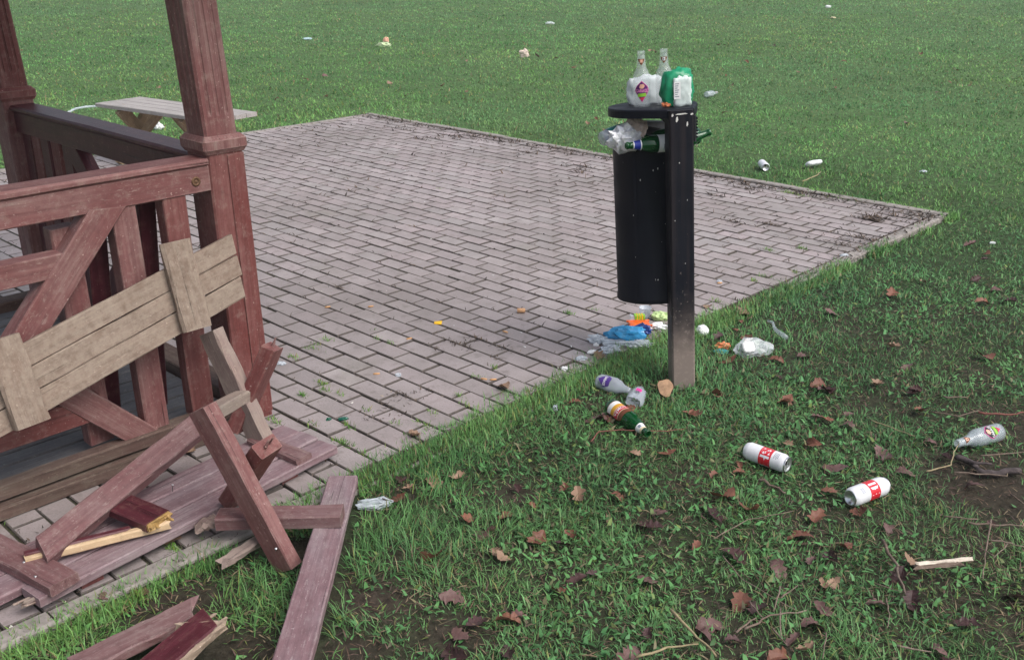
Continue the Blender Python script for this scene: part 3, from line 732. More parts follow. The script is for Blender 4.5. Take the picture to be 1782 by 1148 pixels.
# long loose board propped over the table top
g = 'loose broken planks by the shelter'
b0 = P(72, 962, 0.105); b1 = P(352, 735, 0.20)
o = beam('loose_board', b0, b1, 0.082, 0.045, M['pink'], None, up=(0.5, -0.3, 0.8), n=10, jit=0.0018, skew=(0.5, 0)); tag(o, 'long rubbed red board propped slanting from the table top up to the trestle', 'board', g)
b0 = P(44, 975, 0.093); b1 = P(293, 912, 0.085)
sp = thing('split_stick', b0, 'narrow split stick with a fresh pale side lying on the table top', 'stick', g)
beam('stick_core', b0, b1, 0.022, 0.026, M['pale'], sp, up=(0, 0, 1), n=6, broken=(0.002, 0.01), jit=0.001)
beam('painted_face', b0 + Vector((-0.012, 0.004, 0.006)), b1 + Vector((-0.012, 0.004, 0.004)) + (b0 - b1) * 0.3, 0.024, 0.026, M['dark'], sp, n=5, broken=(0.002, 0.02))
c0 = (P(177, 887, .12) + P(213, 860, .12)) / 2; c1 = (P(298, 893, .105) + P(251, 920, .105)) / 2
sn = thing('snapped_board', c1, 'short dark red board snapped off with a torn yellow end', 'board', g)
beam('board', c0, c1, 0.098, 0.03, M['dark'], sn, n=6, jit=0.001)
beam('torn_end', c1 - (c1 - c0).normalized() * 0.004, c1 + (c1 - c0).normalized() * 0.012, 0.09, 0.026, M['torn'], sn, n=2, broken=(0, 0.008))
# T shaped board and crossbar
a0 = Vector((-2.497, 1.762, 0.052)); a1 = Vector((-1.70, 0.955, 0.035))
tb = thing('t_shaped_board', a0, 'long rubbed red board with a short crossbar, lying on the grass beside the kerb', 'board', g)
beam('long_board', a0, a1, 0.098, 0.032, M['lilac'], tb, n=14, jit=0.0012)
cb0 = P(380, 903, 0.075); cb1 = P(596, 897, 0.085)
beam('crossbar', cb0, cb1, 0.075, 0.042, M['pink'], tb, n=6, jit=0.0015, up=(0, 0, 1))
# two broken boards at the grass
q0 = P(130, 1165, 0.03); q1 = P(330, 1066, 0.03)
o = beam('broken_board', q0, q1, 0.085, 0.03, M['pink'], None, n=8, jit=0.002, broken=(0, 0.03), skew=(0, 0.6)); tag(o, 'rubbed greyish red broken board half under a darker torn board on the grass', 'board', g)
q0 = P(240, 1185, 0.07); q1 = P(366, 1078, 0.07)
bb = thing('torn_board', q0, 'dark red board with pale torn edges lying on another board in the grass', 'board', g)
beam('board', q0, q1, 0.088, 0.026, M['dark'], bb, n=8, jit=0.001, skew=(0, 0.5))
sd_ = (q1 - q0).normalized().cross(Vector((0, 0, 1))).normalized()
beam('torn_edge', q0 + sd_ * 0.045 - Vector((0, 0, .004)), q1 + sd_ * 0.045 - Vector((0, 0, .004)), 0.014, 0.024, M['tornpale'], bb, n=10, jit=0.004, broken=(0, .01))
beam('torn_edge', q1 - sd_ * 0.06 + (q0 - q1) * 0.22, q1 + sd_ * 0.05 + (q1 - q0).normalized() * 0.004, 0.012, 0.022, M['tornpale'], bb, n=6, jit=0.004, broken=(.01, .01))
k0 = P(388, 980, 0.02); k1 = P(452, 938, 0.02)
o = beam('wood_splinter', k0, k1, 0.035, 0.022, M['grey'], None, n=5, jit=0.004, broken=(0.02, 0.02)); tag(o, 'thin grey wood splinter lying against the kerb at the trestle foot', 'splinter')
k0 = P(345, 915, 0.055); k1 = P(378, 905, 0.055)
o = beam('wood_splinter', k0, k1, 0.05, 0.02, M['grey'], None, n=5, jit=0.006, broken=(0.02, 0.02)); tag(o, 'torn grey sliver of plank at the left end of the crossbar', 'splinter')

def nail(px, z, d, parent, L=.03):
    p = P(*px, z); m = axis_m_(p, d); put('nail', lathe('nail', [(0, -.01), (.0018, -.01), (.0016, L), (.0042, L), (.0042, L + .002), (0, L + .002)], 7), M['alu'], m, parent)
def axis_m_(p, z):
    z = Vector(z).normalized(); x = z.orthogonal().normalized(); y = z.cross(x); m = Matrix.Identity(4)
    for i in range(3): m[i][0] = x[i]; m[i][1] = y[i]; m[i][2] = z[i]; m[i][3] = p[i]
    return m
nail((404, 838), .18, (.2, -.8, .5), tr_); nail((480, 956), .05, (.6, -.3, .7), tr_, .012); nail((462, 640), .34, (.8, -.2, .3), tr_, .008)
for q in ((62, 1010), (42, 985), (300, 850)): nail(q, .08, (0.1, 0.1, 1), tp, .014)
def splinters(p, d, w, mat, parent, n=5, L=.05, seed=1):
    r = random.Random(seed); d = Vector(d).normalized(); sd2 = d.cross(Vector((0, 0, 1))).normalized()
    for i in range(n):
        o = Vector(p) + sd2 * r.uniform(-w, w) + Vector((0, 0, r.uniform(-.008, .008)))
        beam('splinter', o - d * .02, o + d * (L * r.uniform(.3, 1)) + sd2 * r.uniform(-.01, .01) + Vector((0, 0, r.uniform(-.006, .01))), .008, .005, mat, parent, n=2, ch=.001, jit=.001, broken=(0, .006))
splinters(c1, c1 - c0, .04, M['torn'], sn, 5, .022, 3)
splinters(q1, q1 - q0, .035, M['tornpale'], bb, 4, .025, 4)
splinters(T3, T3 - B3, .02, M['redfade'], tr_, 4, .03, 6); splinters(T4, T4 - B4, .02, M['redfade'], tr_, 4, .03, 7)
splinters(pA + wx * .05 + ax * 1.12, ax, .035, M['grey'], tp, 6, .06, 8)

# ================================================================== LOW BENCH TABLE AT THE BACK
hz = 0.49
ta, tb_, tc_, td = P(166, 180, hz), P(243, 168, hz), P(448, 200, hz), P(410, 208, hz)
dlen = ((td - ta) + (tc_ - tb_)).normalized(); dwid = Vector((-dlen.y, dlen.x, 0))
org = (ta + tb_) / 2; Lb = ((td + tc_) / 2 - org).dot(dlen) - 0.13; Wb = 0.44
bench = thing('low_table', (org.x, org.y, 0), 'low silvery wooden table with crossed legs at the far edge of the paving', 'table')
for k in range(4):
    s = org + dwid * ((k - 1.5) * Wb / 4) - Vector((0, 0, 0.016)); beam('top_board', s, s + dlen * Lb, Wb / 4 - 0.006, 0.032, M['table'], bench, n=4)
for q in (0.24, Lb - 0.42):
    c = org + dlen * q; c.z = 0
    for s in (-1, 1):
        dxl = dlen * 0.024 * s
        beam('leg', c + dwid * (s * 0.20) + dxl + Vector((0, 0, 0.0)), c - dwid * (s * 0.17) + dxl + Vector((0, 0, hz - 0.03)), 0.045, 0.10, M['tableleg'], bench, up=dwid, n=3)
    e = c + dlen * (0.34 if q < Lb / 2 else -0.34); beam('brace', c + Vector((0, 0, 0.20)), e + Vector((0, 0, hz - 0.035)), 0.05, 0.06, M['tableleg'], bench, up=dwid, n=3)

# ================================================================== LITTER BIN
bin0 = P(1190, 664, 0.0)
e_right = Vector((0.675, 0.738, 0)); e_back = Vector((-0.738, 0.675, 0))
top_shift = Vector((0.834, 0.554, 0)) * -0.074        # the post leans to the left
ez = (Vector((0, 0, 1.14)) + top_shift).normalized(); ex = (e_right - ez * e_right.dot(ez)).normalized(); ey = ez.cross(ex)
BM = Matrix.Identity(4)
for i in range(3): BM[i][0] = ex[i]; BM[i][1] = ey[i]; BM[i][2] = ez[i]
ctr = bin0 + e_back * 0.045
for i in range(3): BM[i][3] = ctr[i]
litter = thing('litter_bin', ctr, 'black metal litter bin on a leaning square post, overfull with bottles', 'litter bin', mw=BM)
HT = 1.135
def post_box(name, x0, x1, y0, y1, z0, z1, mat, parent, n=8, ch=0.006):
    c = [(x0 + ch, y0), (x1 - ch, y0), (x1, y0 + ch), (x1, y1 - ch), (x1 - ch, y1), (x0 + ch, y1), (x0, y1 - ch), (x0, y0 + ch)]
    vs = []; fs = []
    for i in range(n + 1):
        for x, y in c: vs.append((x, y, z0 + (z1 - z0) * i / n))
    for i in range(n):
        for k in range(8): a = i * 8 + k; b = i * 8 + (k + 1) % 8; fs.append((a, b, b + 8, a + 8))
    fs += [tuple(range(7, -1, -1)), tuple(n * 8 + k for k in range(8))]
    return put(name, mesh(name, vs, fs), mat, BM, parent)
bpost = post_box('post', -0.048, 0.048, -0.048, 0.048, -0.12, HT - 0.004, M['binpost'], litter)
# basket: open cylinder pivoted between brackets, tipped back a little
cx_, cy_, R_ = -0.070, 0.214, 0.158
zb0, zb1 = 0.312, 0.965
KM = BM @ Matrix.Translation((cx_, cy_, 0.66)) @ Matrix.Rotation(rad(-6), 4, Vector((1, -0.12, 0)).normalized()) @ Matrix.Translation((0, 0, -0.66))
basket = put('basket', lathe('basket', [(0.0, zb0 + .012), (R_ - .012, zb0 + .012), (R_ - .004, zb0 + .004), (R_, zb0), (R_ + .003, zb0 + .004), (R_ + .003, zb0 + .02), (R_, zb0 + .03), (R_, zb1 - .012), (R_ + .003, zb1 - .008), (R_ + .003, zb1), (R_ - .003, zb1), (R_ - .004, zb1 - .02), (R_ - .004, zb0 + .03), (0, zb0 + .03)], 56, cap=False), M['binblack'], KM, litter)
def bchip(a, z, w, h):
    put('scratch', wrapmesh('scratch', *convex_patch([(-w / 2, z), (0, z + h / 2), (w / 2, z + h * .1), (0, z - h / 2)], 3, 1), lambda q: R_ + .0008, a), M['primer'], KM, basket)
post_box('bracket', -0.042, 0.042, 0.047, 0.075, 0.55, 0.95, M['binblack'], litter, n=1)
post_box('lid_arm', -0.040, -0.012, 0.047, 0.30, 1.07, 1.098, M['binblack'], litter, n=1)
post_box('lid_arm', 0.012, 0.040, 0.047, 0.30, 1.07, 1.098, M['binblack'], litter, n=1)
# lid: rounded plate, hull of the basket circle and the post head
pts = [(cx_ + 0.004 + 0.180 * math.cos(a), cy_ - 0.02 + 0.180 * math.sin(a)) for a in np.linspace(0, 2 * math.pi, 60, endpoint=False)]
pts += [(0.054, -0.03), (-0.052, -0.03), (0.06, -0.005)]
def hull(ps):
    ps = sorted(set(ps)); lo = []; up = []
    cr_ = lambda o, a, b: (a[0] - o[0]) * (b[1] - o[1]) - (a[1] - o[1]) * (b[0] - o[0])
    for p in ps:
        while len(lo) > 1 and cr_(lo[-2], lo[-1], p) <= 0: lo.pop()
        lo.append(p)
    for p in reversed(ps):
        while len(up) > 1 and cr_(up[-2], up[-1], p) <= 0: up.pop()
        up.append(p)
    return lo[:-1] + up[:-1]
hl = hull(pts); n = len(hl); cc = np.mean(hl, axis=0)
vs = []; fs = []
for z, k in ((HT - 0.034, 0.985), (HT - 0.032, 1.0), (HT - 0.006, 1.0), (HT - 0.002, 0.992), (HT, 0.975)):
    for x, y in hl: vs.append((cc[0] + (x - cc[0]) * k, cc[1] + (y - cc[1]) * k, z))
for i in range(4):
    for k in range(n): a = i * n + k; b = i * n + (k + 1) % n; fs.append((a, b, b + n, a + n))
fs += [tuple(range(n - 1, -1, -1)), tuple(4 * n + k for k in range(n))]
LM = BM @ Matrix.Translation((0, -0.02, HT)) @ Matrix.Rotation(rad(-2.5), 4, 'X') @ Matrix.Translation((0, 0.02, -HT))
lid = put('lid', mesh('lid', vs, fs), M['binblack'], LM, litter)
# ribbed lock housing on the right of the post and bare chips
lk = post_box('lock_housing', 0.047, 0.062, -0.035, 0.03, 1.005, 1.105, M['black'], litter, n=1)
for k in range(7): post_box('rib', 0.0615, 0.066, -0.036, 0.02, 1.02 + k * 0.012, 1.026 + k * 0.012, M['binblack'], lk, n=1, ch=0.001)
def chip(x, z, w, h, face='front'):
    v, f = convex_patch([(-w / 2, -h * .3), (-w * .1, -h / 2), (w / 2, -h * .1), (w * .3, h / 2), (-w * .3, h * .4)], 5, 1)
    vs = [(x + a, -0.0486, z + b) for a, b in v]
    put('paint_chip', mesh('paint_chip', vs, f), M['primer'], BM, bpost)
chip(-0.018, 1.098, 0.010, 0.022); chip(0.022, 1.078, 0.007, 0.020); chip(0.0, 1.118, 0.05, 0.006); chip(-0.035, 1.115, 0.008, 0.012); chip(0.040, 1.115, 0.012, 0.008)
for (x, z, w, h) in ((-.01, .93, .004, .006), (.02, .78, .003, .006), (-.03, .70, .003, .005), (.01, .52, .004, .004)): chip(x, z, w, h)

rbs = random.Random(3)
for _ in range(9): bchip(rbs.uniform(-2.6, -1.2), rbs.uniform(.38, .94), rbs.uniform(.002, .005), rbs.uniform(.003, .014))
put('seam', wrapmesh('seam', *convex_patch([(-.006, zb0 + .03), (-.006, zb1 - .012), (.006, zb1 - .012), (.006, zb0 + .03)], 2, 1), lambda q: R_ + .0015, -2.2), M['binblack'], KM, basket)
# ------------------------------------------------------------------ bottles and cans
def prof_r(prof):
    zs = [p[1] for p in prof]; rs = [p[0] for p in prof]
    return lambda h: float(np.interp(h, zs, rs)) + 0.0006
G_PROF = [(0.030, 0.0), (0.0335, 0.004), (0.0345, 0.012), (0.0345, 0.112), (0.0332, 0.124), (0.0280, 0.138), (0.0215, 0.150), (0.0185, 0.162), (0.0172, 0.182), (0.0150, 0.200), (0.0140, 0.204), (0.0155, 0.206), (0.0155, 0.216), (0.0140, 0.218)]
B_PROF = [(0.030, 0.0), (0.0335, 0.004), (0.0343, 0.012), (0.0343, 0.150), (0.0325, 0.166), (0.0265, 0.188), (0.0200, 0.204), (0.0158, 0.222), (0.0140, 0.240), (0.0130, 0.252), (0.0148, 0.254), (0.0148, 0.262), (0.0130, 0.264)]
def bottle_mesh(name, prof, wall=0.0028):
    inner = [(max(r - wall, 0.002), max(z, 0.007)) for r, z in reversed(prof)]
    inner = [(r, z) for r, z in inner if z > 0.0071] + [(prof[2][0] - wall - .002, 0.008), (0.0, 0.010)]
    return lathe(name, [(0.0, 0.003)] + prof + inner, 32, cap=False)
def axis_m(p, z, xh):
    z = Vector(z).normalized(); x = Vector(xh); x = (x - z * x.dot(z)).normalized(); y = z.cross(x)
    m = Matrix.Identity(4)
    for i in range(3): m[i][0] = x[i]; m[i][1] = y[i]; m[i][2] = z[i]; m[i][3] = p[i]
    return m
def wpatch(name, poly, rf, mat, mw, parent, a0=0.0, lift=0.0, n=14):
    v, f = convex_patch(poly, n); return put(name, wrapmesh(name, v, f, lambda h: rf(h) + lift, a0), mat, mw, parent)
def wtext(s, size, h, rf, mat, mw, parent, a0=0.0, lift=0.0006, width=None, ds=0.0, bold=0.02):
    v, f = text2d(s, size, bold, width); v = [(x + ds, y + h) for x, y in v]
    return put('lettering', wrapmesh('lettering', v, f, lambda q: rf(q) + lift, a0), mat, mw, parent)
gl_mesh = bottle_mesh('glass', G_PROF); gr_mesh = bottle_mesh('glass', B_PROF)
def garage(mw, label, glass='glass', a0=0.0, full=True, group=None, colors=('purple', 'magenta', 'lime')):
    e = thing('glass_bottle', mw.translation, label, 'bottle', group, mw=mw)
    me = gl_mesh.copy(); me.materials.clear(); me.materials.append(M[glass]); put('glass', me, M[glass], mw, e)
    if full:
        rf = prof_r(G_PROF); hc = 0.064
        ab = put('label_backing', wrapmesh('label_backing', *convex_patch([(-.030, hc + .004), (-.024, hc + .020), (0, hc + .042), (.024, hc + .020), (.030, hc + .004), (0, hc - .040)], 16), rf, a0), M['magenta'], mw, e)
        wpatch('label_face', [(-.0275, hc + .004), (-.022, hc + .019), (0, hc + .039), (.022, hc + .019), (.0275, hc + .004), (0, hc - .036)], rf, M[colors[0]], mw, ab, a0, 0.0004)
        wpatch('label_figure', [(-.011, hc + .017), (-.006, hc + .029), (.006, hc + .030), (.012, hc + .022), (.006, hc + .013), (-.004, hc + .012)], rf, M['peach'], mw, ab, a0, 0.0008)
        wpatch('label_band', [(-.017, hc - .020), (-.017, hc - .007), (.017, hc - .005), (.017, hc - .018)], rf, M[colors[2]], mw, ab, a0, 0.0008)
        wpatch('label_tip', [(-.010, hc - .023), (.010, hc - .021), (0, hc - .034)], rf, M['labred'], mw, ab, a0, 0.0008)
        wtext('GARAGE', 0.0125, hc + 0.004, rf, M['labwhite' if colors[1] != 'magenta' else 'pinkprint'], mw, ab, a0, 0.0011, 0.050)
    rf = prof_r(G_PROF)
    nb_ = wpatch('neck_label', [(-.014, 0.188), (.014, 0.188), (.011, 0.178), (0, 0.164), (-.011, 0.178)], rf, M['labbrown'], mw, e, a0, 0.0004)
    wpatch('neck_emblem', [(-.0055, 0.174), (-.0055, 0.186), (.0055, 0.186), (.0055, 0.174)], rf, M['labwhite' if full is not True else 'peach'], mw, nb_, a0, 0.0008, 6)
    if not full or glass == 'milky': wtext('B', 0.007, 0.180, rf, M['black'], mw, nb_, a0, 0.0012)
    return e
lidtop = lambda x, y, dz=0.0: (LM @ Vector((x, y, HT + dz)))
def on_lid(px, py):
    """point of the lid's top plane seen at a survey pixel"""
    o = Vector(CP); d = Vector(ray(px, py)); nn = (LM.to_3x3() @ Vector((0, 0, 1))); c = LM @ Vector((0, 0, HT))
    return o + d * ((c - o).dot(nn) / d.dot(nn))
tocam = lambda p: (Vector((0, 0, CAMH)) - Vector(p))
pb = lidtop(-0.118, 0.135); upl = (BM.to_3x3() @ Vector((0, 0, 1)))
garage(axis_m(pb, upl, tocam(pb)), 'clear glass bottle with a purple diamond label standing on the bin lid')
pb = lidtop(-0.022, 0.165)
garage(axis_m(pb, upl, tocam(pb)), 'clear glass bottle behind the green bag on the bin lid', full=False)
# green and white snack bag on the lid
pb = lidtop(0.012, 0.085); gm = axis_m(pb, upl, e_right) @ Matrix.Translation((0, 0, 0.062))
bag = thing('snack_bag', pb, 'crumpled green and white bread bag standing on the bin lid', 'bag', mw=axis_m(pb, upl, e_right))
put('bag_body', blob('bag_body', (0.060, 0.036, 0.078), 0.27, 1.9, 4, sub=4, boxy=0.5), M['greenfilm'], gm, bag)
put('clear_panel', blob('clear_panel', (0.036, 0.014, 0.058), 0.26, 2.4, 9, False, 4, 0.6), plain('milky_panel', (0.60, 0.68, 0.66), 0.3, noise_amt=.15), gm @ Matrix.Translation((0.012, -0.031, -0.004)), bag)
v, f = convex_patch([(-.02, -.03), (-.02, .036), (.006, .036), (.006, -.03)], 2, 1)
put('printed_panel', mesh('printed_panel', [(x - 0.002, -0.0475, y) for x, y in v], f), M['labwhite'], gm, bag)
for k in range(7): put('print_line', mesh('print_line', [(-.018, -.0482, .03 - k * .008), (-.002 - .003 * (k % 3), -.0482, .03 - k * .008), (-.002 - .003 * (k % 3), -.0482, .027 - k * .008), (-.018, -.0482, .027 - k * .008)], [(0, 3, 2, 1)]), M['print'], gm, bag)
put('orange_corner', blob('orange_corner', (0.02, 0.012, 0.012), 0.3, 3, 2), M['orangefilm'], gm @ Matrix.Translation((-0.045, -0.02, -0.05)), bag)
pb = lidtop(-0.070, 0.262)
o = put('plastic_bag', blob('plastic_bag', (0.085, 0.026, 0.064), 0.28, 2.0, 12, True, 4, 0.3), plain('milky_bag_film', (.74, .80, .82), .3, alpha=.8), axis_m(pb, upl, e_right) @ Matrix.Translation((0, 0, 0.046))); tag(o, 'milky clear plastic bag lying behind the bottles on the bin lid', 'bag')

# contents of the basket
def in_bin(px, py, back):   # point seen at a pixel, at a depth given in the bin's own back direction
    o = Vector(CP); d = Vector(ray(px, py)); nn = BM.to_3x3() @ Vector((0, 1, 0)); c = BM @ Vector((0, back, 0))
    return o + d * ((c - o).dot(nn) / d.dot(nn))
c = in_bin(1087, 243, 0.13); o = put('foil_wrapper', blob('foil_wrapper', (0.06, 0.06, 0.055), 0.5, 3.2, 21, False), M['foil'], Tz(c, 0.7)); tag(o, 'crumpled silvery foil wrapper bulging over the rim of the bin', 'wrapper')
c = in_bin(1104, 226, 0.18); o = put('paper_bag', blob('paper_bag', (0.05, 0.055, 0.055), 0.45, 3.0, 25, False), M['paper'], Tz(c, 0.2)); tag(o, 'crumpled pinkish beige paper stuffed under the bin lid', 'paper')
c = in_bin(1135, 250, 0.25); o = put('refuse_sack', blob('refuse_sack', (0.14, 0.12, 0.07), 0.3, 2.5, 31, False), M['black'], Tz(c, 0.4)); tag(o, 'black rubbish sack filling the basket beneath the bottles', 'sack')
c = in_bin(1142, 226, 0.27); o = put('carton', blob('carton', (0.05, 0.03, 0.035), 0.1, 2, 3, False, 3, 0.95), plain('grey_carton', (0.22, 0.22, 0.23), 0.6, noise_amt=.2), Tz(c, 0.8)); tag(o, 'grey carton wedged at the back beneath the bin lid', 'carton')
def beer(mw, label, kind, group=None):
    e = thing('beer_bottle', mw.translation, label, 'bottle', group, mw=mw)
    me = gr_mesh.copy(); me.materials.clear(); me.materials.append(M['green']); put('glass', me, M['green'], mw, e); rf = prof_r(B_PROF)
    if kind == 'blue':
        nl = wpatch('neck_label', [(-.045, 0.203), (-.045, 0.236), (.045, 0.236), (.045, 0.203)], rf, M['labwhite'], mw, e, 0, .0004); wpatch('neck_band', [(-.044, 0.207), (-.044, 0.232), (.044, 0.232), (.044, 0.207)], rf, M['labblue'], mw, nl, 0, .0008)
        ll = wpatch('label', [(-.05, 0.04), (-.05, 0.135), (.05, 0.135), (.05, 0.04)], rf, M['labwhite'], mw, e, 0, .0004)
        wpatch('label_print', [(0.004, 0.075), (0.004, 0.095), (.022, 0.095), (.022, 0.075)], rf, M['print'], mw, ll, 0, .0008)
        for k in range(6): wpatch('print_line', [(-.03, .058 + k * .011), (-.03, .061 + k * .011), (-.004, .061 + k * .011), (-.004, .058 + k * .011)], rf, M['print'], mw, ll, 0, .0008, 4)
    if kind == 'lomza':
        ll = wpatch('label', [(-.042, 0.022), (-.042, 0.105), (-.03, 0.128), (.03, 0.128), (.042, 0.105), (.042, 0.022)], rf, M['labbrown'], mw, e, 0, .0004)
        wpatch('label_white', [(-.038, 0.026), (-.038, 0.05), (.038, 0.05), (.038, 0.026)], rf, M['labwhite'], mw, ll, 0, .0008)
        wpatch('label_gold', [(-.036, 0.05), (-.036, 0.072), (.036, 0.072), (.036, 0.05)], rf, M['gold'], mw, ll, 0, .0008)
        wpatch('label_cream', [(-.037, 0.0715), (-.037, 0.103), (.037, 0.103), (.037, 0.0715)], rf, M['cream'], mw, ll, 0, .0010)
        wpatch('label_band', [(-.040, 0.075), (-.040, 0.100), (.040, 0.100), (.040, 0.075)], rf, M['labred'], mw, ll, 0, .0014)
        wtext('ŁOMŻA', 0.018, 0.0875, rf, M['labwhite'], mw, ll, 0, .0019, 0.066)
        nl = wpatch('neck_label', [(-.04, 0.206), (-.04, 0.238), (.04, 0.238), (.04, 0.206)], rf, M['labwhite'], mw, e, 0, .0004)
        wpatch('neck_band', [(-.04, 0.228), (-.04, 0.238), (.04, 0.238), (.04, 0.228)], rf, M['cream'], mw, nl, 0, .0008)
        wpatch('neck_emblem', [(-.006, 0.212), (-.006, 0.224), (.006, 0.224), (.006, 0.212)], rf, M['print'], mw, nl, 0, .0008, 4)
    return e
n0 = in_bin(1089, 254, 0.055); n1 = in_bin(1180, 248, 0.09); d = (n0 - n1).normalized()
beer(axis_m(n0 - d * 0.264, d, tocam(n0) + Vector((0, 0, .2))), 'green beer bottle with a blue neck label lying on the bin rim', 'blue')
n0 = in_bin(1112, 240, 0.16); n1 = in_bin(1190, 238, 0.20); d = (n0 - n1).normalized()
beer(axis_m(n0 - d * 0.264, d, tocam(n0)), 'plain green bottle lying in the bin behind the blue labelled one', '')
n0 = in_bin(1236, 230, 0.18); n1 = in_bin(1190, 247, 0.16); d = (n0 - n1).normalized()
beer(axis_m(n0 - d * 0.264, d, tocam(n0)), 'green bottle whose neck sticks out behind the bin post', '')
n0 = in_bin(1075, 232, 0.20); n1 = in_bin(1046, 243, 0.17); d = (n1 - n0).normalized()
m = axis_m(n1 - d * 0.16, d, tocam(n1))
e = thing('plastic_bottle', m.translation, 'clear plastic bottle poking out over the left rim of the bin', 'bottle', mw=m)
put('bottle_body', lathe('bottle_body', [(0, 0), (.03, .002), (.033, .01), (.032, .03), (.033, .10), (.031, .13), (.030, .15), (.026, .158), (0, .160)], 24), M['pet'], m, e)
put('label', lathe('label', [(.0336, .06), (.0336, .125)], 24, cap=False), M['tealfilm'], m, e)

# ------------------------------------------------------------------ cans
C_PROF = [(0.0, 0.008), (0.018, 0.006), (0.0235, 0.0), (0.0262, 0.0005), (0.0295, 0.007), (0.0330, 0.016), (0.0331, 0.020), (0.0331, 0.146), (0.0325, 0.152), (0.0275, 0.164), (0.0272, 0.166), (0.0278, 0.168), (0.0270, 0.169), (0.0255, 0.165), (0.0, 0.1645)]
BODY = [(0.0262, 0.0005), (0.0295, 0.007), (0.0330, 0.016), (0.0331, 0.020), (0.0331, 0.146), (0.0325, 0.152), (0.0280, 0.163)]
def can(mw, label, a0=0.0, printed=True, group=None):
    e = thing('drink_can', mw.translation, label, 'can', group, mw=mw)
    b = put('can_body', lathe('can_body', BODY, 36, cap=False), M['canwhite'], mw, e)
    put('can_base', lathe('can_base', [(0.0, 0.012), (0.016, 0.009), (0.0225, 0.002), (0.0245, 0.0), (0.0263, 0.0004), (0.0275, 0.003)], 36, cap=False), M['alu'], mw, e)
    top = put('can_end', lathe('can_end', [(0.0278, 0.1625), (0.0272, 0.166), (0.0278, 0.168), (0.0268, 0.169), (0.0255, 0.1655), (0.0, 0.165)], 36, cap=False), M['alu'], mw, e)
    sv = [(0.010 * math.cos(a) + 0.013, 0.0075 * math.sin(a), 0.1659) for a in np.linspace(0, 2 * math.pi, 18, endpoint=False)]
    put('opening', mesh('opening', sv, [tuple(range(18))]), M['hole'], mw, top)
    tv = []; tf = []
    for a in np.linspace(0, 2 * math.pi, 16, endpoint=False):
        for k, z in ((1.0, .1664), (1.0, .1676), (0.55, .1676), (0.55, .1664)): tv.append((-0.004 + 0.0115 * k * math.cos(a), 0.0075 * k * math.sin(a), z))
    for i in range(16):
        for k in range(4): a = i * 4 + k; b_ = i * 4 + (k + 1) % 4; c_ = ((i + 1) % 16) * 4; tf.append((a, b_, c_ + (k + 1) % 4, c_ + k))
    put('ring_pull', mesh('ring_pull', tv, tf), M['alu'], mw, top)
    if printed:
        rf = lambda h: 0.0331
        put('red_band', lathe('red_band', [(0.03335, 0.067), (0.03335, 0.113)], 48, cap=False), M['canred'], mw, b)
        wtext('TYSKIE', 0.036, 0.090, rf, M['canwhite'], mw, b, a0, 0.0006, 0.196, bold=0.02)
        for k in range(5): put('bar_code', wrapmesh('bar_code', *convex_patch([(.06 + k * .004, .030), (.06 + k * .004, .046), (.062 + k * .004, .046), (.062 + k * .004, .030)], 1), rf, a0), M['print'], mw, b)
        for k in range(4): put('print_line', wrapmesh('print_line', *convex_patch([(-.015, .122 + k * .005), (-.015, .124 + k * .005), (.012 - .004 * (k % 2), .124 + k * .005), (.012 - .004 * (k % 2), .122 + k * .005)], 4), lambda h: .0334, a0), M['print'], mw, b)
    return e
def lying(pa, pb, r, L, facing=None):
    """frame of a round thing lying on the lawn: axis from ground point a to b, centred"""
    a = P(*pa, 0.02); b = P(*pb, 0.02); d = (b - a); d.z = 0; d.normalize(); c = (a + b) / 2; z = gh(c) + r + 0.006
    base = Vector((c.x, c.y, z)) - d * L / 2
    return axis_m(base, d, facing if facing is not None else (tocam(c).normalized() + Vector((0, 0, .3))))
can(lying((1304, 778), (1366, 800), .033, .168), 'white and red beer can lying on the grass with its opened end showing', rad(-12))
can(lying((1478, 858), (1542, 834), .033, .168), 'white and red beer can lying on the grass with its hollow base showing', rad(-118))
m = lying((1322, 281), (1336, 294), .033, .168); can(m, 'plain pale can lying end on in the lawn beyond the kerb', printed=False)
m = lying((1400, 287), (1432, 282), .033, .168)
e = thing('drink_can', m.translation, 'flattened white can lying sideways in the lawn beyond the kerb', 'can', mw=m)
put('can_body', blob('can_body', (.033, .02, .084), .15, 3, 8, False, 3, .5), M['canwhite'], m @ Matrix.Translation((0, 0, .084)), e)
# ------------------------------------------------------------------ bottles in the grass
m = lying((1738, 752), (1660, 774), .0345, .231); garage(m, 'misted clear glass bottle with a diamond label lying on bare soil', 'milky', rad(0), True, colors=('black', 'white', 'lime'))
m = lying((1068, 707), (1124, 748), .0343, .264); beer(m, 'green beer bottle with a red and gold label lying in the grass', 'lomza')
m = lying((1222, 166), (1258, 160), .0345, .26); garage(m, 'clear glass bottle lying far out in the lawn behind the bin', 'milky', 0, None)
def crushed(name, mw, prof, mat, amt, seed, parent):
    me = lathe(name, prof, 30, cap=False)
    for v in me.vertices:
        p = v.co * 28 + Vector((seed * 2.3, seed, seed * 1.1)); k = 1 + amt * (mnoise.noise(p * .7) + .8 * mnoise.noise(p * 2.3))
        v.co.x *= k * 0.72; v.co.y *= k
    return put(name, me, mat, mw, parent)
PETP = [(0, 0), (.024, .001), (.031, .008), (.033, .02), (.032, .05), (.033, .09), (.027, .115), (.016, .135), (.013, .16), (.013, .165), (0, .166)]
m = lying((1042, 655), (1094, 672), .028, .165)
e = thing('plastic_bottle', m.translation, 'crushed clear plastic bottle with a violet diamond label lying in the grass', 'bottle', mw=m)
crushed('bottle_body', m, PETP, M['pet'], .26, 3, e)
lb = wpatch('label', [(-.03, .055), (-.02, .082), (.02, .082), (.03, .055), (0, .022)], lambda h: .036, M['violet'], m, e)
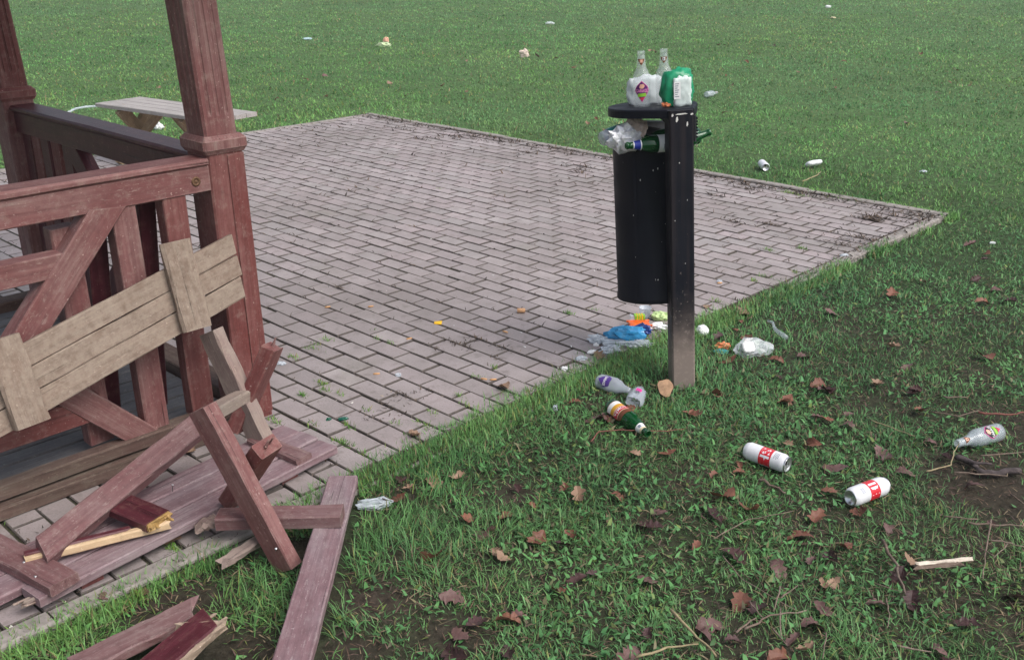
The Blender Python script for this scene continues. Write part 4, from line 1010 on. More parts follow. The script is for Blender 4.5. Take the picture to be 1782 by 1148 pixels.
wtext('GARAGE', .013, .056, lambda h: .0352, M['labwhite'], m, lb, 0, .001, .046)
m = lying((1098, 700), (1120, 662), .03, .15)
e = thing('plastic_bottle', m.translation, 'crushed clear plastic bottle standing skewed beside the violet labelled one', 'bottle', mw=m)
crushed('bottle_body', m, [(.030, 0), (.033, .012), (.032, .05), (.034, .085), (.030, .11), (.018, .13), (.014, .15), (0, .151)], M['pet'], .32, 7, e)
wpatch('label', [(-.012, .05), (-.012, .075), (.012, .075), (.012, .05)], lambda h: .0355, M['magenta'], m, e)

# ------------------------------------------------------------------ litter under the bin
def item(name, px, r, mat, label, cat, crump=.3, freq=2.8, seed=1, rot=0.0, dz=0.0, sub=4, boxy=0.0, group=None, flat=True):
    p = P(*px, 0.0); z = max(gh(p), 0.0 if PAVE[0] < p.x < PAVE[2] and p.y < PAVE[3] else -1)
    o = put(name, blob(name, r, crump, freq, seed, flat, sub, boxy), mat, Matrix.Translation((p.x, p.y, z + r[2] * .72 + dz)) @ Matrix.Rotation(rot, 4, 'Z')); return tag(o, label, cat, group)
ra = math.atan2(0.694, 0.72)           # yaw that turns local X to the picture's right
p = P(1122, 553, 0)
m = Tz((p.x, p.y, 0.0), ra); e = thing('plastic_cup', p, 'small clear plastic cup standing on the paving behind the bin post', 'cup', mw=m)
put('cup_wall', lathe('cup_wall', [(.0, .002), (.024, .002), (.030, .055), (.0315, .056), (.029, .053), (.023, .004), (0, .004)], 24, cap=False), M['film'], m, e)
put('cup_base', lathe('cup_base', [(0, .004), (.022, .004), (.0225, .012), (0, .013)], 20), M['white'], m, e)
p = P(1112, 574, 0); m = Tz((p.x, p.y, .014), ra + .1)
e = thing('orange_tray', p, 'shallow orange plastic tray lying under the bin', 'tray', mw=m)
box('tray_base', (0, 0, .012), (.095, .06, .022), M['orange'], e, m, ch=.004); box('tray_rim', (0, -.034, .02), (.11, .008, .01), M['orange'], e, m); box('tray_rim', (0, .034, .02), (.11, .008, .01), M['orange'], e, m)
p = P(1112, 568, 0); m = Tz((p.x, p.y, .036), ra + .05)
e = thing('gum_pack', p, 'small lime green striped pack lying on the orange tray', 'pack', mw=m)
box('pack_body', (0, 0, .014), (.05, .03, .024), M['lime'], e, m)
for s in (-.012, .0, .012): box('pack_stripe', (s, 0, .0145), (.0045, .0308, .0246), M['yellow'], e, m, ch=.0005)
box('pack_wrap', (-.036, 0, .012), (.02, .028, .02), M['film'], e, m)
item('blue_wrapper', (1088, 594), (.085, .04, .034), M['bluefilm'], 'crumpled bright blue film wrapper under the bin', 'wrapper', .45, 2.6, 5, ra, .012)
item('navy_wrapper', (1118, 585), (.04, .025, .028), M['navy'], 'dark navy film wrapper beside the bright blue one', 'wrapper', .45, 3, 6, ra, .012)
p = P(1082, 597, 0); m = Tz((p.x, p.y, .004), ra + .08)
e = thing('clear_tray', p, 'flat clear plastic food tray lying on the kerb under the blue wrapper', 'tray', mw=m)
for k in range(4): box('tray_ridge', (0, -.03 + k * .02, .012 + .002 * (k % 2)), (.19, .011, .012), M['film'], e, m, jit=.002, ch=.004)
box('tray_base', (0, 0, .004), (.185, .085, .006), M['film'], e, m)
item('film_scrap', (1062, 612), (.05, .03, .016), M['film'], 'flat crinkled clear film lying in front of the clear food tray', 'wrapper', .5, 3.0, 71, ra + .4)
item('film_scrap', (1112, 603), (.06, .03, .018), M['film'], 'long crinkled clear film in the grass edge below the navy wrapper', 'wrapper', .5, 3.0, 72, ra + .2)
item('white_wrapper', (1146, 572), (.04, .026, .016), M['white'], 'crumpled white wrapper between the orange tray and the bin post', 'wrapper', .5, 3.0, 73, ra)
item('film_scrap', (1012, 626), (.026, .016, .010), M['film'], 'little clear film curl on the paving edge by the white tissues', 'wrapper', .5, 3.0, 74, ra)
item('film_scrap', (1040, 596), (.042, .03, .022), M['film'], 'crinkled clear film scrap beside the clear food tray', 'wrapper', .6, 3.2, 11, ra)
item('lime_wrapper', (1148, 556), (.045, .03, .024), M['limefilm'], 'pale lime wrapper on the paving behind the bin post', 'wrapper', .4, 3, 14, ra)
item('white_tub', (1222, 573), (.03, .03, .03), M['white'], 'white crumpled tub in the grass to the right of the bin post', 'tub', .18, 2.2, 15, ra)
item('tissue', (1030, 615), (.022, .012, .010), M['white'], 'small white tissue lying across the kerb in front of the clear tray', 'tissue', .5, 3.5, 16, ra + .6)
item('tissue', (1037, 603), (.012, .008, .010), M['white'], 'tiny white crumpled tissue next to the film scrap', 'tissue', .5, 3.5, 17, ra)
item('tissue', (983, 644), (.016, .012, .010), M['white'], 'pair of tiny white tissue balls at the paving edge', 'tissue', .6, 3.5, 18, ra)
item('bag_scrap', (966, 704), (.010, .008, .016), M['film'], 'tiny upright clear scrap in the grass beyond the paving edge', 'scrap', .5, 3, 19, ra)
item('orange_wrapper', (1258, 598), (.034, .022, .018), M['orangefilm'], 'orange film wrapper in long grass right of the bin', 'wrapper', .45, 3, 20, ra)
item('teal_wrapper', (1256, 606), (.032, .018, .012), M['tealfilm'], 'teal film corner tucked under the orange wrapper', 'wrapper', .45, 3, 22, ra)
p = P(1310, 600, 0)
m = lying((1280, 606), (1338, 600), .03, .16)
e = thing('plastic_pouch', p, 'clear plastic pouch with a white label in the grass right of the bin', 'pouch', mw=m)
put('pouch_body', blob('pouch_body', (.020, .05, .085), .34, 2.4, 23, False), plain('thin_clear_film', (.70, .76, .80), .12, alpha=.34, spec=.9), m @ Matrix.Translation((-.01, 0, .09)), e)
put('pouch_label', blob('pouch_label', (.012, .026, .03), .2, 2.4, 24, False, 3, .6), M['white'], m @ Matrix.Translation((.012, 0, .055)), e)
# bent clear straw-like tube
def tube(name, pts, r, mat, seg=8, r1=None):
    vs = []; fs = []; n = len(pts); pts = [Vector(p) for p in pts]
    for i, p in enumerate(pts):
        d = (pts[min(i + 1, n - 1)] - pts[max(i - 1, 0)]).normalized(); s = d.cross(Vector((0, 0, 1)))
        s = s.normalized() if s.length > 1e-4 else Vector((1, 0, 0)); u = s.cross(d); rr = r + ((r1 if r1 is not None else r) - r) * i / (n - 1)
        for k in range(seg): a = 2 * math.pi * k / seg; vs.append(p + s * (rr * math.cos(a)) + u * (rr * math.sin(a)))
    for i in range(n - 1):
        for k in range(seg): a = i * seg + k; b = i * seg + (k + 1) % seg; fs.append((a, b, b + seg, a + seg))
    fs += [tuple(range(seg - 1, -1, -1)), tuple((n - 1) * seg + k for k in range(seg))]
    return mesh(name, vs, fs, True)
tp_ = [P(*q, .03) for q in ((1336, 558), (1345, 561), (1347, 569), (1350, 574), (1358, 580), (1368, 587))]
o = put('bent_tube', tube('bent_tube', tp_, .005, M['pet'], 10, .012), M['milky']); tag(o, 'bent silvery clear plastic tube lying in the grass', 'tube')
# sawn disc of wood by the post
p = P(1158, 676, 0); d = tocam(p).normalized(); d = (d + Vector((0, 0, .55))).normalized(); m = axis_m(Vector((p.x, p.y, gh(p) + .038)), d, (.7, .7, 0))
e = thing('wood_disc', p, 'sawn slice of a branch leaning in the grass by the bin post', 'wood slice', mw=m)
rr = [.033 * (1 + .08 * math.sin(3 * a) + .05 * math.cos(5 * a)) for a in np.linspace(0, 2 * math.pi, 26, endpoint=False)]
vs = [(rr[k] * math.cos(2 * math.pi * k / 26), 1.25 * rr[k] * math.sin(2 * math.pi * k / 26), z) for z in (-.012, .01) for k in range(26)]
put('bark', mesh('bark', vs, [(k, (k + 1) % 26, 26 + (k + 1) % 26, 26 + k) for k in range(26)] + [tuple(range(25, -1, -1))], True), M['bark'], m, e)
put('cut_face', mesh('cut_face', [(.95 * x, .95 * y, z + .0015) for x, y, z in vs[26:]], [tuple(range(26))]), M['endgrain'], m, e)
# wrapper by the T board
item('clear_wrapper', (652, 868), (.055, .026, .02), M['film'], 'pale clear wrapper in the grass beside the red board end', 'wrapper', .35, 2.2, 33, ra + .15)
# things on the paving
p = P(907, 540, .012); m = axis_m(p, (.72, .694, .0), (0, 0, 1)); o = put('cork', lathe('cork', [(0, -.02), (.0105, -.02), (.0115, -.018), (.0115, .018), (.0105, .02), (0, .02)], 16), M['cork'], m); tag(o, 'bottle cork lying on the paving', 'cork')
p = P(762, 562, .004); m = Tz(p, ra)
o = put('yellow_paper', mesh('yellow_paper', [(-.019, -.014, .002), (.018, -.016, .000), (.020, .016, .006), (-.017, .017, .003), (0, 0, .007), (-.019, -.014, .0), (.018, -.016, -.002), (.020, .016, .004), (-.017, .017, .001)], [(0, 1, 4), (1, 2, 4), (2, 3, 4), (3, 0, 4), (5, 8, 7, 6)]), M['yellow'], m); tag(o, 'bright yellow square of paper lying on the paving', 'paper')
gb = 'cigarette butts dropped on the paving'
for (x, y, a) in ((712, 589, .5), (570, 534, .4), (645, 533, .4), (879, 577, -.6), (842, 659, -.3), (1252, 492, .2), (858, 660, .2), (655, 650, .1)):
    p = P(x, y, .006); o = put('cigarette_butt', lathe('cigarette_butt', [(0, -.013), (.0038, -.013), (.0042, .0), (.0036, .014), (0, .014)], 8), M['butt'], axis_m(p, Matrix.Rotation(ra + a, 3, 'Z') @ Vector((1, 0, 0)), (0, 0, 1))); tag(o, 'cigarette butt dropped on the paving', 'cigarette butt', gb)
gs = 'green glass shards on the paving'
for (x, y, s) in ((572, 729, .012), (597, 728, .021)):
    p = P(x, y, .008); o = put('glass_shard', blob('glass_shard', (s, s * .55, .007), .4, 1.8, int(x), False, 2), M['shard'], Tz(p, ra + .3)); tag(o, 'green glass shard lying on the paving', 'glass shard', gs)
item('clear_lump', (1252, 491), (.016, .013, .008), M['film'], 'small clear plastic lump on the paving right of the bin', 'scrap', .3, 2, 41)
item('clear_scrap', (490, 634), (.02, .012, .008), M['film'], 'small clear plastic scrap beside the upright red leg on the paving', 'scrap', .4, 2.5, 42, ra)
item('clear_scrap', (693, 655), (.012, .008, .010), M['film'], 'tiny folded clear scrap on the paving among the cigarette butts', 'scrap', .5, 2.5, 43, ra)
# far litter in the field
item('crisp_packet', (668, 79), (.12, .06, .04), plain('packet_film', (.50, .60, .36), .35, noise_amt=.5, nscale=9), 'pale green and white crisp packet far out in the lawn', 'packet', .5, 2.6, 51, ra)
item('red_scrap', (672, 75), (.05, .03, .05), M['peach'], 'small red patch of torn packet beside the far crisp packet', 'scrap', .5, 2.6, 56, ra, .03)
item('brown_paper', (912, 98), (.07, .05, .075), M['paper'], 'crumpled beige paper bag standing far out in the lawn', 'paper bag', .4, 2.0, 52, ra)
item('blue_packet', (535, 68), (.08, .04, .025), plain('bluish_film', (.45, .60, .64), .3), 'pale blue film packet far out in the lawn', 'packet', .4, 2.4, 53, ra)
item('pale_packet', (957, 41), (.10, .06, .03), plain('pale_film', (.55, .62, .60), .3), 'pale grey film scrap beyond the beige paper bag in the lawn', 'packet', .4, 2.4, 54, ra)
item('white_scrap', (1441, 13), (.08, .05, .04), M['white'], 'white scrap at the far misty end of the lawn', 'scrap', .3, 2.4, 55, ra)
item('white_scrap', (1450, 31), (.06, .05, .02), M['cream'], 'cream scrap just in front of the far white scrap', 'scrap', .3, 2.4, 57, ra)
item('white_scrap', (1728, 419), (.02, .012, .008), M['white'], 'small white scrap in the lawn among mauve leaves', 'scrap', .3, 2.4, 58, ra)
item('clear_scrap', (1607, 296), (.03, .02, .01), M['film'], 'tiny clear scrap in the lawn beyond the paving corner', 'scrap', .3, 2.4, 59, ra)
item('clear_scrap', (1469, 447), (.025, .015, .012), M['film'], 'bluish clear scrap at the kerb near the paving corner', 'scrap', .3, 2.4, 60, ra)
tp2 = [P(*q, .05) for q in ((118, 196), (132, 189), (150, 186), (170, 185))]
o = put('plastic_strip', tube('plastic_strip', tp2, .012, M['film'], 8), M['film']); tag(o, 'pale plastic strip on the lawn beside the low table', 'strip')
item('white_litter', (275, 222), (.05, .04, .04), M['white'], 'white litter on the lawn behind the low table legs', 'scrap', .4, 2.4, 62, ra)
item('green_litter', (107, 540), (.02, .015, .02), M['tealfilm'], 'small teal scrap on the shelter deck behind the slanting brace', 'scrap', .4, 2.4, 63, ra, .085)

# ================================================================== FALLEN LEAVES
def leaf_mesh(seed, lobes=4, L=0.078, W=0.058):
    r = random.Random(seed); n = 13; vs = []; fs = []
    curl = r.uniform(-.45, .5); twist = r.uniform(-1.2, 1.2); fold = r.uniform(.0, .8)
    for i in range(n + 1):
        u = i / n; env = math.sin(math.pi * min(1, u * 0.92 + 0.04)) ** 0.7
        lob = 0.80 + 0.20 * math.cos(2 * math.pi * lobes * u + 0.4) + r.uniform(-.16, .12)
        w = W / 2 * env * lob * r.uniform(.85, 1.1) if 0 < i < n else 0.0015
        x = (u - .5) * L; zc = 0.5 * curl * L * (2 * u - 1) ** 2
        bend = 0.006 * math.sin(u * 5 + seed)
        tw = twist * (u - .5)
        zl = w * (fold + tw) + r.uniform(-.002, .002); zr = w * (fold - tw) + r.uniform(-.002, .002)
        vs += [(x + 0.2 * w, bend + w, zc + zl), (x + .1 * w, bend + w * .5, zc + zl * .35), (x, bend, zc), (x + .1 * w, bend - w * .5, zc + zr * .35), (x + 0.2 * w, bend - w, zc + zr)]
    for i in range(n):
        for k in range(4): a = i * 5 + k; fs.append((a, a + 1, a + 6, a + 5))
    b = len(vs); vs += [(-L / 2 - .018, .002, .004), (-L / 2, .0012, .001), (-L / 2, -.0012, .001)]; fs.append((b, b + 1, b + 2))
    return mesh('dry_leaf', vs, fs, False)
leaf_types = []
for mi, mk in enumerate(('leaf_rust', 'leaf_dark', 'leaf_tan', 'leaf_mauve')):
    row_ = []
    for s in range(4):
        me = leaf_mesh(10 * mi + s, (3, 4, 5, 3)[s]); me.materials.append(M[mk]); row_.append(me)
    leaf_types.append(row_)
LN = ('rust brown', 'dark wet', 'tan', 'mauve brown')
LG = ['rust brown dry leaf lying in the grass', 'dark wet curled leaf lying in the grass', 'tan dry leaf lying in the grass', 'mauve brown dry leaf lying in the grass']
def conv(lst, s, ox, oy): return [(ox + x / s, oy + y / s, k) for x, y, k in lst]
leaves = conv([(120, 50, 0), (15, 130, 0), (400, 75, 0), (205, 335, 0), (208, 365, 0), (105, 380, 0), (495, 250, 0), (400, 245, 2), (520, 140, 3), (560, 150, 0), (655, 125, 3), (650, 170, 3), (600, 340, 3), (570, 430, 0), (790, 275, 3), (810, 300, 1), (525, 540, 0), (460, 610, 0), (820, 585, 3), (640, 660, 0), (185, 685, 1), (30, 640, 0), (505, 715, 3), (365, 740, 3), (550, 815, 2), (590, 805, 2), (210, 870, 0), (545, 915, 3), (500, 970, 3), (770, 890, 3), (920, 890, 1), (850, 790, 1), (890, 362, 3), (985, 245, 3), (940, 125, 0), (250, 505, 0), (140, 460, 0), (90, 970, 3), (185, 1040, 1), (430, 1040, 3), (480, 1080, 2), (370, 1110, 0), (1350, 880, 3), (920, 50, 1), (1050, 310, 1), (930, 735, 2), (1140, 985, 1), (280, 900, 1), (1020, 1080, 3), (560, 30, 1), (700, 520, 0), (105, 530, 1), (585, 700, 1), (1155, 420, 3), (1240, 580, 3), (60, 1000, 3), (1060, 1130, 1)], 2.352, 1200, 660)
leaves += conv([(300, 195, 2), (375, 370, 2), (270, 400, 2), (210, 450, 0), (735, 385, 1), (795, 455, 0), (705, 505, 0), (595, 575, 3), (820, 610, 0), (970, 585, 0), (685, 695, 2), (645, 660, 2), (375, 680, 0), (935, 390, 0), (1000, 425, 2), (1165, 430, 0), (1240, 260, 2), (1375, 270, 0), (1345, 495, 3), (1300, 550, 1), (990, 795, 1), (735, 935, 3), (690, 950, 0), (455, 855, 3), (490, 1010, 3), (1300, 1010, 1), (1215, 1100, 3), (1070, 105, 3), (980, 35, 0), (710, 1090, 1), (470, 1095, 1), (1110, 110, 0), (1225, 60, 0), (240, 360, 1), (480, 350, 2), (930, 630, 1), (910, 830, 0), (520, 525, 0), (1290, 770, 3), (560, 965, 1), (1060, 755, 1)], 2.453, 600, 680)
leaves += conv([(1275, 430, 3), (1345, 475, 0), (1340, 500, 1), (1060, 600, 2), (620, 665, 3), (645, 735, 3), (230, 770, 0), (205, 815, 0), (175, 960, 0), (395, 950, 0), (1455, 690, 1), (1400, 635, 3), (915, 655, 0), (985, 985, 3), (1340, 940, 0), (625, 1075, 3), (130, 1100, 2), (440, 1125, 0), (590, 1050, 0), (1300, 590, 1), (850, 1065, 2), (920, 900, 2), (140, 840, 1), (405, 1020, 1), (240, 735, 2), (85, 720, 2), (1330, 690, 0), (1020, 1100, 1), (520, 935, 3)], 2.608, 1200, 260)
leaves += [(200 / 5.74 + 1010, 600 / 5.74 + 520, 2), (250, 1027, 2), (180, 1040, 3), (720, 170 * 0 + 762, 2), (878, 676, 2), (300, 945, 2), (1200, 712, 0), (1060, 720, 3), (1300, 590, 0), (25, 955, 3), (330, 790, 2)]
rl = random.Random(5)
for (x, y, k) in leaves:
    p = P(x, y, 0.0); onp = p.x < PAVE[2] and p.y < PAVE[3]
    o = bpy.data.objects.new('dry_leaf', leaf_types[k][rl.randrange(4)]); COL.objects.link(o)
    z = (0.008 if onp else gh(p) + 0.019)
    s = rl.uniform(.55, 1.2)
    o.location = (p.x, p.y, z); o.scale = (s, s, s); o.rotation_euler = (rl.gauss(0, .3), rl.gauss(0, .25), rl.uniform(0, 6.28))
    if onp: tag(o, 'dry leaf lying on the paving blocks', 'leaf', 'dry leaves on the paving')
    else: tag(o, LG[k], 'leaf', LN[k] + ' leaves scattered over the grass')
for i in range(70):     # small leaves out in the field
    a = rl.uniform(-.52, .52); r = rl.uniform(7.5, 20); f = math.atan2(.6704, -.6485)
    x, y = r * math.cos(f + a), r * math.sin(f + a)
    if PAVE[0] - .1 < x < PAVE[2] + .1 and y < PAVE[3] + .1: continue
    o = bpy.data.objects.new('dry_leaf', leaf_types[rl.choice((0, 2, 2, 3))][rl.randrange(4)]); COL.objects.link(o); s = rl.uniform(.6, 1.2)
    o.location = (x, y, gh((x, y)) + .045); o.scale = (s, s, s); o.rotation_euler = (rl.gauss(0, .4), rl.gauss(0, .4), rl.uniform(0, 6.28))
    tag(o, 'small dry leaf far out in the mown lawn', 'leaf', 'dry leaves far out in the lawn')

# ================================================================== TWIGS AND STICKS
def twig(pts, r, mat, label, group=None, z=.03, name='twig', r1=None):
    q = []; 
    P3 = [P(x, y, 0) for x, y in pts]; P3 = [Vector((p.x, p.y, (gh(p) if not (p.x < PAVE[2]) else 0) + z)) for p in P3]
    for i in range(len(P3) - 1):
        for k in range(4):
            u = k / 4; p = P3[i].lerp(P3[i + 1], u); p += Vector((rl.gauss(0, r * .6), rl.gauss(0, r * .6), rl.gauss(0, r * .4))); q.append(p)
    q.append(P3[-1])
    o = put(name, tube(name, q, r, mat, 6, r1 if r1 is not None else r * .5), mat); return tag(o, label, 'twig', group)
def c6(*a): return [(1200 + x / 2.352, 660 + y / 2.352) for x, y in a]
gt = 'thin dry twigs and stems strewn over the grass'
tl_ = 'thin dry twig lying in the grass'
twig(c6((795, 660), (840, 760), (880, 875)), .006, M['twig'], 'straight grey stick lying in the grass beside the peeled branch piece', z=.04)
for seg, r in (((( 1080, 385), (1200, 398), (1300, 410)), .003), (((1140, 590), (1260, 598), (1369, 606)), .0035), (((1230, 575), (1215, 700), (1200, 820)), .003), (((1230, 660), (1300, 675), (1369, 692)), .003), (((100, 635), (240, 560), (430, 525)), .002), (((135, 700), (220, 800), (440, 935)), .002), (((245, 890), (300, 960)), .003), (((225, 1010), (330, 955), (480, 935)), .0035), (((340, 1010), (400, 1085)), .003), (((375, 835), (345, 935)), .0028), (((370, 920), (376, 1042)), .003), (((190, 1025), (275, 962)), .0035), (((375, 880), (445, 830)), .0025), (((850, 1090), (990, 1112)), .003), (((1040, 560), (1180, 575)), .0025), (((1030, 90), (1130, 95)), .0035), (((560, 1030), (545, 1140)), .0025), (((805, 890), (820, 960), (808, 1015)), .0022), (((1300, 680), (1240, 740)), .002), (((990, 145), (1100, 165), (1180, 150)), .003), (((1190, 330), (1369, 320)), .003), (((1310, 480), (1369, 520)), .003), (((1180, 690), (1250, 730)), .002), (((760, 830), (880, 870)), .0018)):
    twig(c6(*seg), r, M['twig'], tl_, gt, z=.035)
twig(c6((970, 385), (1065, 362), (1080, 315), (1105, 270)), .0028, M['straw'], 'angled dry straw stem leaning by the misted bottle neck', z=.04)
twig(c6((1180, 152), (1280, 165), (1369, 158)), .005, M['redstem'], 'dark red stem on bare soil behind the misted bottle', z=.03)
twig(c6((740, 180), (830, 215), (920, 250)), .0022, M['straw'], 'straight straw stem in the grass between the can and misted bottle', z=.045)
twig(c6((290, 395), (340, 415), (395, 440)), .006, M['twig'], 'short brown stick in the grass below the opened can', z=.02)
twig([(1165, 1062), (1205, 1105), (1245, 1150)], .005, M['straw'], 'pale dry stem among leaves in the foreground grass', z=.05)
twig([(1105, 1142), (1160, 1130), (1215, 1122)], .004, M['straw'], 'bent pale stem lying across the foreground grass', z=.04)
twig([(1028, 768), (1042, 752), (1080, 749), (1150, 752), (1190, 748)], .0025, M['redstem'], 'bent red stem in the grass below the green bottle neck', z=.03)
twig([(1395, 323), (1420, 312), (1428, 305)], .005, M['straw'], 'curved straw stem on the lawn edge near the plain cans', z=.03)
twig(c6((1090, 315), (1165, 345), (1190, 375), (1270, 385), (1350, 380)), .011, M['darktwig'], 'thick dark crooked branch on the bare soil', z=.02, name='branch', r1=.012)
twig(c6((1150, 350), (1235, 362)), .006, M['darktwig'], 'dark side shoot beside the thick crooked branch', z=.035, name='branch')
# peeled branch piece
a, b = P(1590, 986, .04), P(1683, 977, .04); m = frame(a, b - a, (0, 0, 1)); Lk = (b - a).length
e = thing('branch_piece', a, 'short branch piece with pale peeled upper side lying in the grass', 'branch', mw=m)
put('bark', bar_mesh('bark', Lk * .85, .020, .016, n=6, jit=.003, ch=.006, broken=(.01, .02), seed=5), M['twig'], m, e)
put('peeled_wood', bar_mesh('peeled_wood', Lk, .013, .010, n=6, jit=.002, ch=.004, broken=(.01, .012), seed=6), plain('peeled_wood_tone', (.62, .54, .45), .8, noise_amt=.2, nscale=60), m @ Matrix.Translation((0.012, .002, .008)), e)

# ================================================================== GRASS
FWD = math.atan2(RM[1, 2], RM[0, 2])
def in_pave(x, y, m=0.0): return (x > PAVE[0] - m) & (x < PAVE[2] + m) & (y > PAVE[1]) & (y < PAVE[3] + m)
longg = spot([(1110, 600, .20, 1.6), (1140, 640, .16, 1.4), (1225, 610, .14, 2.2), (1230, 650, .16, 1.4), (1300, 600, .12, 1.0), (1330, 510, .14, .9), (850, 790, .16, .9), (720, 900, .20, 1.3), (640, 960, .14, 1.2), (980, 730, .14, .8), (470, 1040, .14, 1.3), (440, 1000, .08, 1.3), (150, 1095, .14, 1.2), (1500, 1110, .12, 1.0), (1000, 900, .2, .5), (760, 830, .12, 1.0), (1290, 870, .12, .6), (1280, 950, .1, .5), (560, 1060, .1, .9), (230, 1010, .06, 1.0), (880, 900, .12, .6), (1190, 700, .12, .9), (1480, 930, .08, .5)])
segs = [((-2.497, 1.762), (-1.70, .955), .060), ((cb0.x, cb0.y), (cb1.x, cb1.y), .045), ((P(130, 1165, .03).x, P(130, 1165, .03).y), (P(330, 1066, .03).x, P(330, 1066, .03).y), .05), ((P(240, 1185, .07).x, P(240, 1185, .07).y), (P(366, 1078, .07).x, P(366, 1078, .07).y), .055)]
def seg_mask(x, y):
    keep = np.ones(len(x), bool)
    for a, b, w in segs:
        d = np.array(b) - np.array(a); t = np.clip(((x - a[0]) * d[0] + (y - a[1]) * d[1]) / (d @ d), 0, 1)
        keep &= np.hypot(x - a[0] - t * d[0], y - a[1] - t * d[1]) > w
    keep &= np.hypot(x - ctr.x, y - ctr.y) > 0.055
    return keep
def fields(x, y):
    bm_ = np.zeros(len(x)); lm = np.zeros(len(x))
    for cx, cy, r, k in bare:
        wob = 1 + .7 * (vnoise(x, y, .09, 21) - .5); bm_ = np.maximum(bm_, k * np.exp(-(np.hypot(x - cx, y - cy) / (r * wob)) ** 4))
    for cx, cy, r, k in longg: lm += k * np.exp(-(np.hypot(x - cx, y - cy) / r) ** 2)
    return bm_, lm
def build_blades(name, x, y, z, h, w, az, leanv, col, label, curve=0.5, parent=None, mat=None):
    n = len(x); dx, dy = np.cos(az), np.sin(az); sx, sy = -dy, dx
    tw = rng.uniform(-.9, .9, n); wx_, wy_ = np.cos(az + math.pi / 2 + tw), np.sin(az + math.pi / 2 + tw)
    hz_ = h * np.cos(leanv); hx = h * np.sin(leanv)
    m_f, m_u = 0.38, 0.62
    v = np.zeros((n, 5, 3), np.float32)
    v[:, 0] = np.stack([x - wx_ * w / 2, y - wy_ * w / 2, z], -1); v[:, 1] = np.stack([x + wx_ * w / 2, y + wy_ * w / 2, z], -1)
    mx, my, mz = x + dx * hx * m_f, y + dy * hx * m_f, z + hz_ * m_u
    v[:, 2] = np.stack([mx + wx_ * w * .42, my + wy_ * w * .42, mz], -1); v[:, 3] = np.stack([mx - wx_ * w * .42, my - wy_ * w * .42, mz], -1)
    v[:, 4] = np.stack([x + dx * hx, y + dy * hx, z + hz_], -1)
    me = bpy.data.meshes.new(name); me.vertices.add(n * 5); me.vertices.foreach_set('co', v.ravel())
    base = (np.arange(n) * 5)[:, None]
    loops = (base + np.array([0, 1, 2, 3, 3, 2, 4])[None]).ravel().astype(np.int32)
    me.loops.add(n * 7); me.loops.foreach_set('vertex_index', loops)
    st = (np.arange(n)[:, None] * 7 + np.array([0, 4])[None]).ravel().astype(np.int32)
    me.polygons.add(n * 2); me.polygons.foreach_set('loop_start', st)
    me.polygons.foreach_set('use_smooth', np.ones(n * 2, bool))
    me.update(calc_edges=True)
    ca = me.color_attributes.new('Col', 'FLOAT_COLOR', 'POINT')
    cc_ = np.ones((n, 5, 4), np.float32); cc_[:, :, :3] = col[:, None, :]
    ca.data.foreach_set('color', cc_.ravel())
    o = put(name, me, mat or M['grass'], None, parent); tag(o, label, None if parent else 'grass', kind='stuff'); return o
def grass_col(x, y, n, r):
    g1 = np.array([.078, .205, .055]); g2 = np.array([.158, .330, .090]); g3_ = np.array([.118, .260, .110]); yl = np.array([.19, .235, .07]); st = np.array([.22, .19, .10])
    a = np.clip((vnoise(x, y, .35, 41) - .25) * 1.6, 0, 1)[:, None]; b = np.clip((vnoise(x, y, 1.6, 42) - .35) * 2.2, 0, 1)[:, None]
    c = g1 * (1 - a) + g2 * a; c = c * (1 - .5 * b) + g3_ * .5 * b
    yy = (rng.random(n) < .07 + .14 * np.clip(vnoise(x, y, .7, 44) - .5, 0, 1))[:, None]; c = np.where(yy, yl, c)
    ss = (rng.random(n) < .045)[:, None]; c = np.where(ss, st, c)
    return (c * rng.uniform(.5, 1.4, (n, 1)) * rng.uniform(.93, 1.07, (n, 3))).astype(np.float32)
def sample(r0, r1, dens, half=rad(39)):
    # density in blades per square metre as a function of distance
    rs = np.linspace(r0, r1, 400); dn = dens(rs); cum = np.concatenate([[0], np.cumsum((dn[1:] * rs[1:] + dn[:-1] * rs[:-1]) / 2 * np.diff(rs))])
    n = int(cum[-1] * 2 * half); r = np.interp(rng.random(n) * cum[-1], cum, rs); a = FWD + rng.uniform(-half, half, n)
    return r * np.cos(a), r * np.sin(a), r
x, y, r = sample(1.5, 42, lambda q: 11500 * np.minimum(1, (3.6 / q) ** 2))
# the lawn goes on to both sides of the view and behind the standpoint
x2, y2, r2 = sample(0.5, 40, lambda q: 5200 * np.minimum(1, (3.4 / q) ** 2.2), rad(75)); a2 = np.abs((np.arctan2(y2, x2) - FWD + math.pi) % (2 * math.pi) - math.pi)
k = (a2 > rad(38.5)) | (r2 < 1.5); x, y, r = np.concatenate([x, x2[k]]), np.concatenate([y, y2[k]]), np.concatenate([r, r2[k]])
k = ~in_pave(x, y, -.03); x, y, r = x[k], y[k], r[k]
k = seg_mask(x, y); x, y, r = x[k], y[k], r[k]
bmk, lmk = fields(x, y)
patch = vnoise(x, y, .22, 31)
clump = vnoise(x, y, .07, 35)
k = rng.random(len(x)) < (1 - bmk) * (0.55 + .75 * patch); x, y, r, lmk, patch, bmk = x[k], y[k], r[k], lmk[k], patch[k], bmk[k]
n = len(x); far = np.clip(r / 3.6, 1, 14)
edge = np.exp(-np.maximum(np.maximum(x - PAVE[2], y - PAVE[3]), 0) / .12) * in_pave(x, y, .6)
h = (0.023 + .023 * patch + .024 * lmk + .012 * edge * (.4 + vnoise(x, y, .15, 77))) * rng.uniform(.6, 1.35, n) * (1 + .035 * (far - 1)) 
h = np.minimum(h, .17)
w = (0.0032 * rng.uniform(.6, 1.35, n)) * np.power(far, .98)
